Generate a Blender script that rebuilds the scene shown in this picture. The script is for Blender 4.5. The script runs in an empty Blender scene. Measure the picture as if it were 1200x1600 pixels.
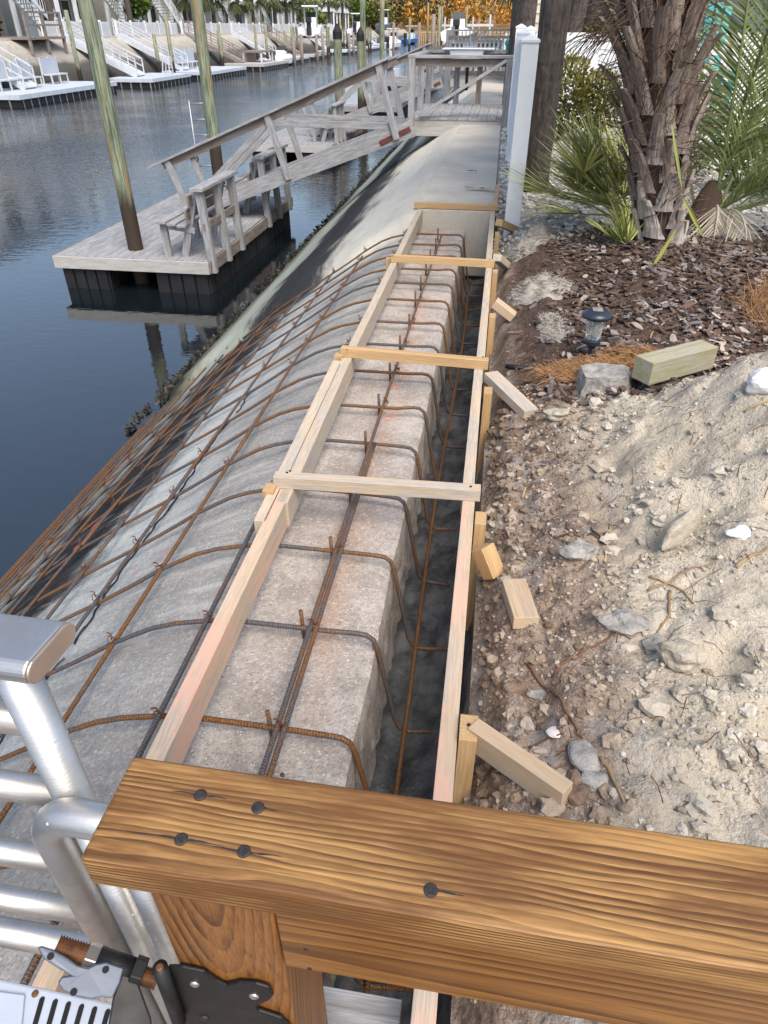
import bpy, math, random
from mathutils import Vector, Matrix, noise
random.seed(7)
R = random.random
def U(a, b): return a + (b - a) * R()
S = bpy.context.scene
COL = S.collection
PI = math.pi

# ---------------------------------------------------------------- camera
FPX = 1063.0
TH = math.atan(758 / FPX)
YAW = math.atan(196 / (FPX / math.cos(TH)))
CAM = Vector((0, 0, 1.15))
cd = bpy.data.cameras.new('camera'); co = bpy.data.objects.new('camera', cd); COL.objects.link(co)
co.location = CAM; co.rotation_euler = (PI / 2 - TH, 0, YAW)
cd.sensor_fit = 'VERTICAL'; cd.sensor_height = 36; cd.lens = 36 * FPX / 1600
cd.clip_start = .02; cd.clip_end = 3000
S.camera = co
_c, _s, _cy, _sy = math.cos(TH), math.sin(TH), math.cos(YAW), math.sin(YAW)
def ray(px, py):
    u = px - 600; v = 800 - py
    F = FPX * _c + v * _s; Z = -FPX * _s + v * _c
    return Vector((u * _cy - F * _sy, u * _sy + F * _cy, Z))
def P(px, py, z=0):          # where a sight line meets a level surface
    r = ray(px, py); return CAM + r * ((z - 1.15) / r.z)
def PY(px, py, Y):           # where it meets an upright plane across the wall
    r = ray(px, py); return CAM + r * (Y / r.y)

# ---------------------------------------------------------------- materials
class NT:
    def __init__(s, name):
        s.m = bpy.data.materials.new(name); s.m.use_nodes = True
        s.t = s.m.node_tree; s.b = s.t.nodes['Principled BSDF']
        s.tc = s.t.nodes.new('ShaderNodeTexCoord'); s.geo = s.t.nodes.new('ShaderNodeNewGeometry')
    def n(s, ty, **k):
        x = s.t.nodes.new(ty)
        for a, b in k.items(): setattr(x, a, b)
        return x
    def L(s, a, b): s.t.links.new(a, b)
    def put(s, sock, v):
        if hasattr(v, 'node'): s.L(v, sock)
        elif v is not None:
            if isinstance(v, (tuple, list)) and len(v) == 3 and sock.type == 'RGBA': v = (*v, 1)
            sock.default_value = v
    def attr(s, name, out='Vector'):
        a = s.n('ShaderNodeAttribute', attribute_name=name); return a.outputs[out]
    def pos(s): return s.geo.outputs['Position']
    def sep(s, v):
        x = s.n('ShaderNodeSeparateXYZ'); s.L(v, x.inputs[0]); return x.outputs
    def comb(s, x, y, z):
        c = s.n('ShaderNodeCombineXYZ')
        for i, v in enumerate((x, y, z)): s.put(c.inputs[i], v)
        return c.outputs[0]
    def vmul(s, v, k):
        x = s.n('ShaderNodeVectorMath', operation='MULTIPLY'); s.L(v, x.inputs[0]); s.put(x.inputs[1], k); return x.outputs[0]
    def vadd(s, v, k):
        x = s.n('ShaderNodeVectorMath', operation='ADD'); s.L(v, x.inputs[0]); s.put(x.inputs[1], k); return x.outputs[0]
    def noise(s, v, sc, det=3, ro=.55, col=False, dist=0):
        x = s.n('ShaderNodeTexNoise'); s.L(v, x.inputs['Vector']); x.inputs['Scale'].default_value = sc
        x.inputs['Detail'].default_value = det; x.inputs['Roughness'].default_value = ro; x.inputs['Distortion'].default_value = dist
        return x.outputs['Color' if col else 'Fac']
    def vor(s, v, sc, feat='F1', out='Distance', rnd=1):
        x = s.n('ShaderNodeTexVoronoi', feature=feat); s.L(v, x.inputs['Vector']); x.inputs['Scale'].default_value = sc
        x.inputs['Randomness'].default_value = rnd
        return x.outputs[out]
    def ramp(s, f, stops, interp='LINEAR'):
        x = s.n('ShaderNodeValToRGB'); s.put(x.inputs[0], f); x.color_ramp.interpolation = interp
        e = x.color_ramp.elements
        while len(e) > 1: e.remove(e[-1])
        e[0].position = stops[0][0]; c = stops[0][1]; e[0].color = (c, c, c, 1) if not isinstance(c, tuple) else (*c, 1)
        for p, c in stops[1:]:
            q = e.new(p); q.color = (c, c, c, 1) if not isinstance(c, tuple) else (*c, 1)
        return x.outputs[0]
    def mr(s, v, a, b, c=0, d=1, smooth=True):
        x = s.n('ShaderNodeMapRange'); x.interpolation_type = 'SMOOTHSTEP' if smooth else 'LINEAR'
        s.put(x.inputs[0], v)
        for i, q in enumerate((a, b, c, d)): s.put(x.inputs[i + 1], q)
        return x.outputs[0]
    def mix(s, f, a, b, mode='MIX'):
        x = s.n('ShaderNodeMix', data_type='RGBA', blend_type=mode)
        s.put(x.inputs[0], f); s.put(x.inputs[6], a); s.put(x.inputs[7], b); return x.outputs[2]
    def math(s, op, a, b=0, c=0):
        x = s.n('ShaderNodeMath', operation=op)
        s.put(x.inputs[0], a); s.put(x.inputs[1], b); s.put(x.inputs[2], c); return x.outputs[0]
    def bump(s, h, dist, st=1, nrm=None):
        x = s.n('ShaderNodeBump'); x.inputs['Distance'].default_value = dist; s.put(x.inputs['Strength'], st)
        s.put(x.inputs['Height'], h)
        if nrm is not None: s.L(nrm, x.inputs['Normal'])
        return x.outputs[0]
    def out(s, col=None, rough=None, metal=None, nrm=None, spec=None, **k):
        b = s.b.inputs
        if col is not None: s.put(b['Base Color'], col)
        if rough is not None: s.put(b['Roughness'], rough)
        if metal is not None: s.put(b['Metallic'], metal)
        if spec is not None: s.put(b['Specular IOR Level'], spec)
        if nrm is not None: s.L(nrm, b['Normal'])
        for a, v in k.items(): s.put(b[a], v)
        return s.m
def plain(name, c, rough=.6, metal=0, var=.25, sc=6, bump=.0):
    t = NT(name); o = t.tc.outputs['Object']
    f = t.noise(o, sc, 5, .6)
    rn = t.attr('rnd', 'Fac')
    d = tuple(x * (1 - var) for x in c); l = tuple(min(1, x * (1 + var * .6)) for x in c)
    cc = t.mix(t.mr(f, .3, .7), d, l)
    cc = t.mix(t.math('MULTIPLY', rn, .35), cc, d)
    nm = t.bump(t.noise(o, sc * 8, 4), bump) if bump else None
    return t.out(cc, t.mr(f, .3, .7, rough * .9, min(1, rough * 1.15)), metal, nm)

def wood(name, light, dark, freq=700, weather=None, wamt=0, rough=.6, dist=.006, contrast=1, paint=None, bumpd=.0006, sharp=.5, pos_scale=1):
    t = NT(name); v = t.attr('bc'); x, y, z = t.sep(v)[:3]
    rn = t.attr('rnd', 'Fac')
    wob = t.noise(t.vmul(v, (2.2, 14, 14)), 1, 3, .5)
    wob2 = t.noise(t.vmul(v, (9, 60, 60)), 1, 3, .6)
    r = t.math('SQRT', t.math('ADD', t.math('MULTIPLY', y, y), t.math('MULTIPLY', z, z)))
    r = t.math('ADD', r, t.math('MULTIPLY', t.math('SUBTRACT', wob, .5), dist * 2))
    r = t.math('ADD', r, t.math('MULTIPLY', t.math('SUBTRACT', wob2, .5), dist * .25))
    saw = t.math('FRACT', t.math('MULTIPLY', r, freq / (2 * PI)))
    band = t.ramp(saw, [(0, 0), (sharp, .35), (.86, 1), (.97, .9), (1, 0)])
    fib = t.noise(t.vmul(v, (14, 420, 420)), 1, 4, .65)
    bm = t.mr(t.noise(t.vmul(v, (1.2, 45, 45)), 1, 3, .6), .32, .62, .25, 1)
    c = t.mix(t.math('MULTIPLY', t.math('MULTIPLY', band, bm), contrast), light, dark)
    mid = tuple((a + b) / 2 for a, b in zip(light, dark))
    big = t.noise(t.vmul(v, (1.5, 7, 7)), 1.3, 3, .5)
    c = t.mix(t.mr(big, .45, .75, 0, .55), c, mid)
    c = t.mix(t.mr(fib, .3, .75, 0, .5), c, tuple(a * .55 for a in mid))
    ln = t.noise(t.vmul(v, (5, 230, 230)), 1, 4, .7)
    c = t.mix(t.mr(ln, .55, .68, 0, .55), c, tuple(a * .8 for a in dark)); c = t.mix(t.mr(ln, .42, .30, 0, .4), c, tuple(min(1, a * 1.25) for a in light))
    c = t.mix(t.math('MULTIPLY', rn, .3), c, tuple(a * .6 for a in mid))
    if weather:
        w = t.noise(t.vmul(v, (3, 22, 22)), 1.4, 5, .65)
        c = t.mix(t.mr(w, .62 - wamt * .45, .85 - wamt * .45, 0, .9), c, t.mix(t.mr(fib, .3, .7), weather, tuple(a * .62 for a in weather)))
    if paint:
        w = t.noise(t.vmul(v, (2, 8, 8)), 2.2, 5, .6)
        c = t.mix(t.mr(w, .47, .56, 0, .75), c, paint)
    h = t.math('ADD', t.math('MULTIPLY', band, -.5), t.math('MULTIPLY', fib, .5))
    return t.out(c, t.mr(fib, .2, .8, rough * .85, min(1, rough * 1.2)), 0, t.bump(h, bumpd, .9), .35)

M = {}
M['rail'] = wood('stained_rail_wood', (.52, .29, .10), (.048, .016, .005), 1700, (.15, .062, .018), .55, .55, .011, 1.3, bumpd=.0005, sharp=.4)
M['post'] = wood('stained_post_wood', (.30, .13, .036), (.035, .012, .004), 900, None, 0, .42, .004, 1, sharp=.45)
M['side'] = wood('stained_board_wood', (.34, .155, .042), (.050, .016, .005), 620, None, 0, .4, .006, 1, sharp=.35)
M['form'] = wood('form_lumber', (.60, .46, .31), (.44, .29, .17), 900, (.46, .41, .34), .35, .7, .004, .55)
M['formg'] = wood('used_form_lumber', (.60, .49, .36), (.42, .31, .21), 900, (.47, .44, .39), .5, .75, .004, .5)
M['pink'] = wood('pink_form_lumber', (.60, .47, .34), (.42, .29, .19), 900, (.48, .42, .35), .35, .75, .004, .45, paint=(.60, .36, .27))
M['newwood'] = wood('yellow_pine', (.58, .40, .21), (.40, .22, .09), 800, None, 0, .6, .005, .7)
M['green'] = wood('treated_green_wood', (.40, .40, .22), (.27, .24, .12), 900, (.44, .41, .34), .55, .7)
M['grey'] = wood('weathered_dock_wood', (.32, .315, .315), (.17, .16, .155), 700, (.42, .43, .45), .5, .8, .006, .6)
M['greyd'] = wood('weathered_brown_wood', (.25, .19, .15), (.13, .095, .075), 700, (.33, .31, .30), .45, .8, .006, .6)
M['pale'] = wood('pale_fascia_wood', (.44, .42, .38), (.30, .27, .24), 600, (.50, .50, .49), .6, .8, .006, .5)

def piling_mat():
    t = NT('piling_wood'); o = t.attr('bc'); p = t.sep(t.pos())
    f = t.noise(t.vmul(o, (2.2, 5, 5)), 1, 6, .75); g = t.noise(t.vmul(o, (1.2, 1.6, 1.6)), 1, 4)
    c = t.mix(t.mr(f, .35, .65), (.055, .075, .050), (.29, .34, .24))
    c = t.mix(t.mr(g, .5, .68, 0, .75), c, (.27, .17, .085))
    zz = t.math('ADD', p[2], t.math('MULTIPLY', t.math('SUBTRACT', f, .5), .5))
    c = t.mix(t.mr(zz, -.85, -.55, 1, 0), c, (.045, .032, .022))
    return t.out(c, .8, 0, t.bump(f, .006), .3)
M['piling'] = piling_mat()

def rebar_mat(name, blue):
    t = NT(name); v = t.attr('bc'); x, y, z = t.sep(v)[:3]; rn = t.attr('rnd', 'Fac')
    ph = t.math('ADD', t.math('MULTIPLY', x, 2 * PI / .0068), t.math('MULTIPLY', t.math('ABSOLUTE', y), 1.0))
    rib = t.mr(t.math('SINE', ph), .1, .8)
    f = t.noise(t.vadd(t.vmul(v, (5, .4, .4)), t.comb(t.math('MULTIPLY', rn, 50), 0, 0)), 1.6, 4, .65)
    g = t.noise(t.pos(), 260, 3)
    rust = t.mix(t.mr(g, .35, .7), (.085, .036, .016), (.27, .12, .040))
    steel = t.mix(t.mr(g, .35, .7), (.035, .045, .065), (.11, .12, .14))
    c = t.mix(t.mr(t.math('ADD', f, (rn.node and t.math('MULTIPLY', rn, .16))), .50 - blue, .60 - blue, 0, 1), rust, steel)
    c = t.mix(rib, c, t.mix(.28, c, (.40, .27, .14)))
    return t.out(c, .6, .25, t.bump(t.math('ADD', t.math('MULTIPLY', rib, 1), t.math('MULTIPLY', g, .3)), .0011, 1), .3)
M['rebar'] = rebar_mat('rusty_rebar', -.08)
M['rebard'] = rebar_mat('dark_rebar', .03)
M['wire'] = plain('tie_wire', (.13, .05, .025), .7, .2)

def slab_mat():
    t = NT('old_slab_concrete'); p = t.pos(); q = t.sep(p)
    a = t.noise(p, 9, 6, .65); b = t.noise(p, 160, 3, .6); c3 = t.noise(p, 2.2, 4)
    c = t.mix(t.mr(a, .3, .7), (.30, .265, .235), (.49, .445, .405))
    c = t.mix(t.mr(c3, .45, .65, 0, .5), c, (.38, .33, .31))
    c = t.mix(t.mr(b, .5, .72, 0, .6), c, (.16, .14, .12))
    v = t.vor(p, 130); w = t.vor(p, 130, out='Color')
    c = t.mix(t.math('MULTIPLY', t.mr(v, .25, .4, 1, 0), t.mr(w, .72, .8)), c, (.62, .58, .54))
    # rust bleeding from the bar lying on the slab, and marker paint
    dx = t.math('ABSOLUTE', t.math('ADD', q[0], .36))
    rs = t.math('MULTIPLY', t.mr(dx, .0, .10, 1, 0), t.mr(t.noise(p, 5, 3), .42, .62))
    c = t.mix(t.math('MULTIPLY', rs, .32), c, (.40, .17, .055))
    pn = t.math('MULTIPLY', t.mr(dx, .0, .055, 1, 0), t.mr(t.noise(t.vadd(p, (7, 3, 1)), 4.5, 3), .58, .66))
    c = t.mix(t.math('MULTIPLY', pn, .4), c, (.75, .24, .16))
    ag = t.noise(p, 75, 5, .75); c = t.mix(t.mr(ag, .52, .66, 0, .6), c, t.mix(.6, c, (.11, .095, .085))); c = t.mix(t.mr(ag, .46, .34, 0, .5), c, (.66, .62, .57))
    h = t.math('ADD', t.math('MULTIPLY', a, .6), t.math('MULTIPLY', ag, .9))
    h = t.math('ADD', h, t.math('MULTIPLY', t.mr(v, .1, .5, 1, 0), .25))
    return t.out(c, .9, 0, t.bump(h, .006, 1), .3)
M['slab'] = slab_mat()

def slope_mat():
    t = NT('gunite_slope'); p = t.pos(); x, y, z = t.sep(p)[:3]
    n1 = t.noise(p, 1.1, 5, .6); n2 = t.noise(p, 7, 6, .65); n3 = t.noise(p, 150, 3, .6); st = t.noise(t.vmul(p, (6, .7, 6)), 1.6, 5, .6)
    far = t.mr(t.math('ADD', y, t.math('MULTIPLY', n1, .7)), 5.35, 5.75)
    # distance down the slope
    d = t.math('MULTIPLY', x, -1)
    dn = t.math('ADD', d, t.math('MULTIPLY', t.math('SUBTRACT', n1, .5), .55))
    dn2 = t.math('ADD', dn, t.math('MULTIPLY', t.math('SUBTRACT', n2, .5), .22))
    near = t.ramp(t.math('MULTIPLY', dn2, .3), [(.18, (.33, .31, .28)), (.30, (.31, .305, .29)), (.36, (.46, .475, .46)), (.46, (.45, .475, .46)),
                                        (.525, (.055, .055, .06)), (.645, (.06, .06, .055)), (.70, (.28, .29, .24)), (.77, (.22, .21, .17)), (.86, (.06, .055, .045))])
    near = t.mix(t.mr(n2, .35, .7, 0, .5), near, t.mix(.5, near, (.17, .17, .18)))
    near = t.mix(t.math('MULTIPLY', t.mr(n3, .5, .7), .55), near, (.13, .13, .13))
    v = t.vor(p, 110); w = t.vor(p, 110, out='Color')
    near = t.mix(t.math('MULTIPLY', t.math('MULTIPLY', t.mr(v, .2, .5, 1, 0), t.mr(w, .66, .75)), .3), near, (.60, .60, .58))
    dn3 = t.math('ADD', dn, t.math('MULTIPLY', t.math('SUBTRACT', st, .5), .5))
    dn3 = t.math('SUBTRACT', dn3, t.mr(y, 8, 14, 0, .12))
    fr = t.ramp(t.math('MULTIPLY', dn3, .3), [(.16, (.50, .47, .40)), (.30, (.60, .57, .48)), (.40, (.54, .51, .43)), (.455, (.26, .255, .24)), (.50, (.055, .055, .055)),
                                              (.585, (.075, .075, .07)), (.63, (.31, .33, .27)), (.74, (.37, .39, .32)), (.82, (.17, .17, .12)), (.90, (.045, .042, .03))])
    fr = t.mix(t.mr(n2, .35, .75, 0, .4), fr, t.mix(.5, fr, (.26, .25, .22)))
    fr = t.mix(t.math('MULTIPLY', t.mr(st, .5, .7), .4), fr, t.mix(.6, fr, (.3, .29, .27)))
    ag = t.noise(p, 70, 5, .75); near = t.mix(t.mr(ag, .52, .66, 0, .6), near, t.mix(.6, near, (.10, .10, .10))); near = t.mix(t.mr(ag, .46, .34, 0, .45), near, (.62, .62, .59))
    blk = t.math('MULTIPLY', t.mr(dn2, 1.46, 1.60), t.mr(dn2, 2.32, 2.12, 0, 1))
    near = t.mix(t.math('MULTIPLY', blk, .97), near, t.mix(t.mr(n3, .45, .7), (.014, .014, .017), (.055, .055, .058)))
    dr = t.noise(t.vmul(p, (1.3, 11, 1.3)), 1.5, 5, .6)
    near = t.mix(t.mr(dr, .50, .68, 0, .55), near, t.mix(.6, near, (.12, .115, .11)))
    near = t.mix(t.mr(dr, .46, .32, 0, .35), near, (.56, .57, .54))
    bf = t.math('MULTIPLY', t.mr(dn3, 1.22, 1.52), t.mr(dn3, 2.12, 1.86, 0, 1))
    fr = t.mix(t.math('MULTIPLY', bf, .93), fr, t.mix(t.mr(n3, .45, .7), (.020, .020, .022), (.06, .06, .06)))
    c = t.mix(far, near, fr)
    # orange marker paint and rust under the bars
    pm = t.math('MULTIPLY', t.mr(t.noise(p, 3.4, 2), .70, .74), t.mr(d, .9, 1.2))
    c = t.mix(t.math('MULTIPLY', pm, t.mr(far, 0, 1, .75, 0)), c, (.75, .12, .05))
    h = t.math('ADD', t.math('MULTIPLY', n2, 1.0), t.math('MULTIPLY', n3, .35))
    bs = t.mr(far, 0, 1, 1, .35)
    return t.out(c, .93, 0, t.bump(h, .008, bs), .12)
M['slope'] = slope_mat()

def cap_mat():
    t = NT('smooth_cap_concrete'); p = t.pos()
    a = t.noise(p, 2.0, 6, .6); b = t.noise(p, 60, 4, .6)
    c = t.mix(t.mr(a, .3, .7), (.42, .39, .33), (.53, .50, .44))
    c = t.mix(t.mr(b, .55, .75, 0, .5), c, (.24, .23, .21))
    return t.out(c, .85, 0, t.bump(b, .002), .3)
M['cap'] = cap_mat()

def ground_mat():
    t = NT('sandy_ground'); p = t.pos(); x, y, z = t.sep(p)[:3]
    n0 = t.noise(p, 1.6, 4, .6); n1 = t.noise(p, 6, 6, .65); n2 = t.noise(p, 40, 5, .65); n3 = t.noise(p, 260, 2)
    sand = t.mix(t.mr(n1, .3, .7), (.44, .385, .30), (.62, .555, .45))
    sand = t.mix(t.mr(n2, .5, .75, 0, .5), sand, (.22, .19, .15))
    loam = t.mix(t.mr(n2, .3, .7), (.17, .12, .09), (.38, .30, .235))
    loam = t.mix(t.mr(n1, .48, .62, 0, .75), loam, (.40, .37, .33))
    edge = t.math('ADD', x, t.math('MULTIPLY', t.math('SUBTRACT', n0, .5), .34))
    k = t.mr(t.math('SUBTRACT', edge, t.mr(y, 1.0, 2.3, .0, .0)), .24, .50)
    c = t.mix(k, loam, sand)
    yy = t.math('ADD', y, t.math('MULTIPLY', t.math('SUBTRACT', n0, .5), .5))
    mul = t.mix(t.mr(n2, .3, .7), (.05, .03, .022), (.12, .075, .055))
    c = t.mix(t.math('MULTIPLY', t.mr(yy, 2.25, 2.45), t.mr(x, .06, .2)), c, mul)
    gr = t.mix(t.mr(n2, .3, .7), (.28, .26, .23), (.50, .49, .46))
    c = t.mix(t.mr(yy, 4.6, 5.0), c, gr)
    v = t.vor(p, 95); w = t.vor(p, 95, out='Color')
    n4 = t.noise(p, 110, 4, .7)
    c = t.mix(t.mr(n4, .52, .72, 0, .65), c, t.mix(.7, c, (.10, .085, .065)))
    c = t.mix(t.mr(n4, .46, .30, 0, .35), c, (.58, .54, .47))
    c = t.mix(t.math('MULTIPLY', t.mr(v, .15, .3, .6, 0), t.mr(w, .80, .86)), c, (.62, .58, .52))
    h = t.math('ADD', t.math('MULTIPLY', n2, .8), t.math('MULTIPLY', n4, .6))
    return t.out(c, .95, 0, t.bump(h, .016, 1), .2)
M['ground'] = ground_mat()

def mud_mat():
    t = NT('wet_mud'); p = t.pos(); x, y, z = t.sep(p)[:3]
    n1 = t.noise(p, 9, 6, .65); n2 = t.noise(p, 70, 4, .6)
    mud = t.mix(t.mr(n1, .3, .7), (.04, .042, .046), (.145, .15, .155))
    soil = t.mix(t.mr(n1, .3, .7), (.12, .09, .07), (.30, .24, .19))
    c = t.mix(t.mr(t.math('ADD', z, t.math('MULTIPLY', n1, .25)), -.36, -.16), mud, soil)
    h = t.math('ADD', n1, t.math('MULTIPLY', n2, .4))
    return t.out(c, t.mr(n2, .3, .7, .35, .8), 0, t.bump(h, .012, 1), .5)
M['mud'] = mud_mat()

def water_mat():
    t = NT('canal_water'); p = t.pos(); x, y, z = t.sep(p)[:3]
    far = t.mr(y, 9, 26); pat = t.mr(t.noise(p, .16, 3), .35, .6)
    w1 = t.noise(t.vmul(p, (1.0, 1.8, 1)), 3.2, 3, .6); w2 = t.noise(t.vmul(p, (1, 1.6, 1)), 11, 2, .5)
    big = t.noise(p, .9, 2, .4)
    h = t.math('ADD', t.math('ADD', t.math('MULTIPLY', w1, 1), t.math('MULTIPLY', w2, .3)), t.math('MULTIPLY', big, .5))
    k = t.math('ADD', .035, t.math('MULTIPLY', t.math('MULTIPLY', far, t.math('ADD', pat, .35)), .42))
    c = t.mix(t.noise(p, .4, 2), (.004, .007, .010), (.008, .012, .014))
    return t.out(c, .03, 0, t.bump(h, .06, k), .5, IOR=2.1)
M['water'] = water_mat()

def metal_mat():
    t = NT('brushed_aluminium'); o = t.pos()
    a = t.noise(o, 14, 5, .65); v = t.vor(o, 120); w = t.vor(o, 120, out='Color')
    c = t.mix(t.mr(a, .3, .75), (.62, .61, .60), (.44, .43, .415))
    sp = t.math('MULTIPLY', t.mr(v, .13, .2, 1, 0), t.mr(w, .82, .86))
    c = t.mix(sp, c, (.85, .82, .76))
    st = t.noise(t.vmul(o, (40, 40, 260)), 1, 3)
    r = t.math('ADD', t.mr(a, .3, .7, .38, .52), t.math('MULTIPLY', sp, .3))
    me = t.math('SUBTRACT', .95, t.math('MULTIPLY', sp, .9))
    return t.out(c, r, me, t.bump(t.math('ADD', st, t.math('MULTIPLY', sp, 2)), .0003), .5)
M['alu'] = metal_mat()
M['alucap'] = plain('satin_end_cap', (.55, .45, .38), .35, .8, .15)  # warm reflected light is put into the cap's base colour
M['black'] = plain('black_coated_steel', (.005, .005, .006), .55, .0, .3, 30, .0001)
M['bluesteel'] = plain('scuffed_grey_steel', (.085, .105, .145), .42, .25, .18, 14, .0001)
M['thread'] = plain('rusty_thread', (.16, .07, .03), .6, .4, .5, 60)
M['nail'] = plain('dark_nail', (.055, .047, .045), .5, .6, .4, 300, .0004)
M['screw'] = plain('bright_screw', (.62, .58, .52), .3, .9)
M['plastic'] = plain('pale_plastic', (.40, .45, .53), .4, 0, .08, 12)
M['hole'] = plain('black_hole', (.006, .006, .007), .9)
M['white'] = plain('white_vinyl', (.74, .77, .80), .35, 0, .05, 3)
M['whitew'] = plain('white_painted_wood', (.52, .54, .57), .6, 0, .12, 5)
M['dockw'] = plain('pale_composite_deck', (.46, .51, .57), .6, 0, .12, 3)
M['float'] = plain('black_dock_float', (.008, .009, .011), .7, 0, .5, 6, .002)
M['beige'] = plain('beige_siding', (.50, .41, .31), .8, 0, .15, 1)
M['cream'] = plain('cream_siding', (.62, .57, .48), .8, 0, .1, 1)
M['lgrey'] = plain('pale_grey_siding', (.40, .45, .51), .8, 0, .1, 1)
M['roof'] = plain('grey_roof', (.15, .15, .16), .9, 0, .3, 4)
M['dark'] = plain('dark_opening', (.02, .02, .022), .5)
M['teal'] = plain('teal_paint', (.0, .30, .32), .5, 0, .1)
M['bluep'] = plain('blue_gelcoat', (.02, .12, .42), .25, 0, .1)
M['gel'] = plain('white_gelcoat', (.75, .77, .78), .25, 0, .05)
M['red'] = plain('red_bunk', (.25, .03, .025), .6)
M['galv'] = plain('galvanised_steel', (.38, .39, .40), .45, .7)
M['rustp'] = plain('red_primer_steel', (.16, .045, .03), .6, .2, .4, 20)
M['farslope'] = None
def farslope():
    t = NT('far_bank_concrete'); p = t.pos(); x, y, z = t.sep(p)[:3]
    n = t.noise(t.vmul(p, (1, .3, 1)), 1.2, 5, .6); n2 = t.noise(p, 3, 5, .6)
    zz = t.math('ADD', z, t.math('MULTIPLY', t.math('SUBTRACT', n, .5), .9))
    c = t.ramp(t.mr(zz, -1.9, .6, 0, 1, False), [(0, (.02, .018, .015)), (.32, (.055, .05, .042)), (.50, (.08, .075, .065)), (.60, (.27, .25, .22)), (.8, (.36, .33, .28)), (1, (.42, .39, .34))])
    c = t.mix(t.mr(n2, .45, .7, 0, .45), c, t.mix(.6, c, (.05, .045, .04)))
    return t.out(c, .9, 0, t.bump(n2, .05))
M['farslope'] = farslope()
def leafm(name, a, b, tr=.25, rough=.55):
    t = NT(name); rn = t.attr('rnd', 'Fac'); f = t.noise(t.tc.outputs['Object'], 3, 3)
    c = t.mix(t.mr(t.math('ADD', t.math('MULTIPLY', rn, .7), t.math('MULTIPLY', f, .5)), .15, .95), a, b)
    return t.out(c, rough, 0, None, .3)
M['frond'] = leafm('pindo_leaf', (.085, .12, .045), (.25, .30, .11))
M['frondb'] = leafm('palmetto_leaf', (.17, .21, .05), (.60, .60, .22))
M['frondd'] = leafm('dead_leaf', (.22, .18, .13), (.50, .46, .38))
M['frondy'] = leafm('yellow_leaf', (.20, .22, .04), (.30, .30, .07))
M['farpalm'] = leafm('far_palm_leaf', (.04, .055, .02), (.17, .18, .055))
M['bush'] = leafm('bush_leaf', (.03, .06, .012), (.13, .19, .03))
M['bushy'] = leafm('olive_leaf', (.05, .055, .012), (.20, .19, .045))
M['darkbush'] = leafm('dark_bush_leaf', (.015, .02, .012), (.06, .06, .035))
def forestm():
    t = NT('sunset_autumn_leaf'); rn = t.attr('rnd', 'Fac')
    c = t.ramp(rn, [(0, (.06, .045, .02)), (.2, (.10, .085, .03)), (.35, (.16, .15, .035)), (.55, (.42, .22, .045)), (.8, (.62, .30, .06)), (1, (.66, .40, .12))])  # low-sun orange is put into the colours of the autumn leaves
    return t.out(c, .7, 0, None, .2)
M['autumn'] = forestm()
def barkm():
    t = NT('palm_boot'); v = t.attr('bc'); rn = t.attr('rnd', 'Fac'); p = t.sep(t.pos())
    f = t.noise(t.vmul(v, (6, 110, 110)), 1, 5, .65); g = t.noise(t.vmul(v, (12, 30, 30)), 1.5, 5, .7)
    hi = t.mix(t.mr(f, .3, .7), (.17, .13, .11), (.42, .345, .29))
    lo = t.mix(t.mr(f, .3, .7), (.32, .285, .26), (.60, .56, .52))
    c = t.mix(t.mr(t.math('ADD', p[2], t.math('MULTIPLY', rn, .5)), .35, 1.1), lo, hi)
    c = t.mix(t.mr(g, .55, .68, 0, .65), c, (.075, .05, .04)); c = t.mix(t.math('MULTIPLY', rn, .55), c, (.085, .06, .05))
    return t.out(c, .85, 0, t.bump(t.math('ADD', f, g), .004), .3)
M['boot'] = barkm()
M['cutend'] = plain('cut_boot_end', (.40, .27, .16), .9, 0, .4, 90)
M['fibre'] = leafm('palm_fibre', (.035, .022, .017), (.13, .085, .06), 0, .9)
def trunkm():
    t = NT('ringed_trunk'); p = t.pos(); z = t.sep(p)[2]
    n = t.noise(t.vmul(p, (45, 45, 7)), 1, 6, .7); n2 = t.noise(p, 8, 4)
    rg = t.math('SINE', t.math('ADD', t.math('MULTIPLY', z, 60), t.math('MULTIPLY', n2, 14)))
    c = t.mix(t.mr(n, .3, .7), (.038, .031, .027), (.125, .105, .090)); c = t.mix(t.math('MULTIPLY', t.mr(n2, .5, .6), .4), c, (.07, .06, .055))
    return t.out(c, .9, 0, t.bump(t.math('ADD', n, t.math('MULTIPLY', rg, .3)), .006), .3)
M['trunk'] = trunkm()
def chipm():
    t = NT('bark_chips'); rn = t.attr('rnd', 'Fac'); f = t.noise(t.pos(), 130, 3)
    c = t.ramp(rn, [(0, (.035, .026, .020)), (.25, (.085, .056, .040)), (.45, (.155, .098, .068)), (.62, (.12, .098, .092)), (.82, (.22, .195, .19)), (1, (.46, .39, .32))])
    c = t.mix(t.mr(f, .4, .7, 0, .5), c, t.mix(.5, c, (.03, .02, .016)))
    return t.out(c, .8, 0, t.bump(f, .002), .3)
M['chip'] = chipm()
def pebm():
    t = NT('pale_pebbles'); rn = t.attr('rnd', 'Fac')
    return t.out(t.ramp(rn, [(0, (.16, .14, .12)), (.3, (.38, .35, .31)), (.7, (.58, .56, .52)), (1, (.72, .71, .69))]), .7, 0, None, .4)
M['peb'] = pebm()
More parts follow.
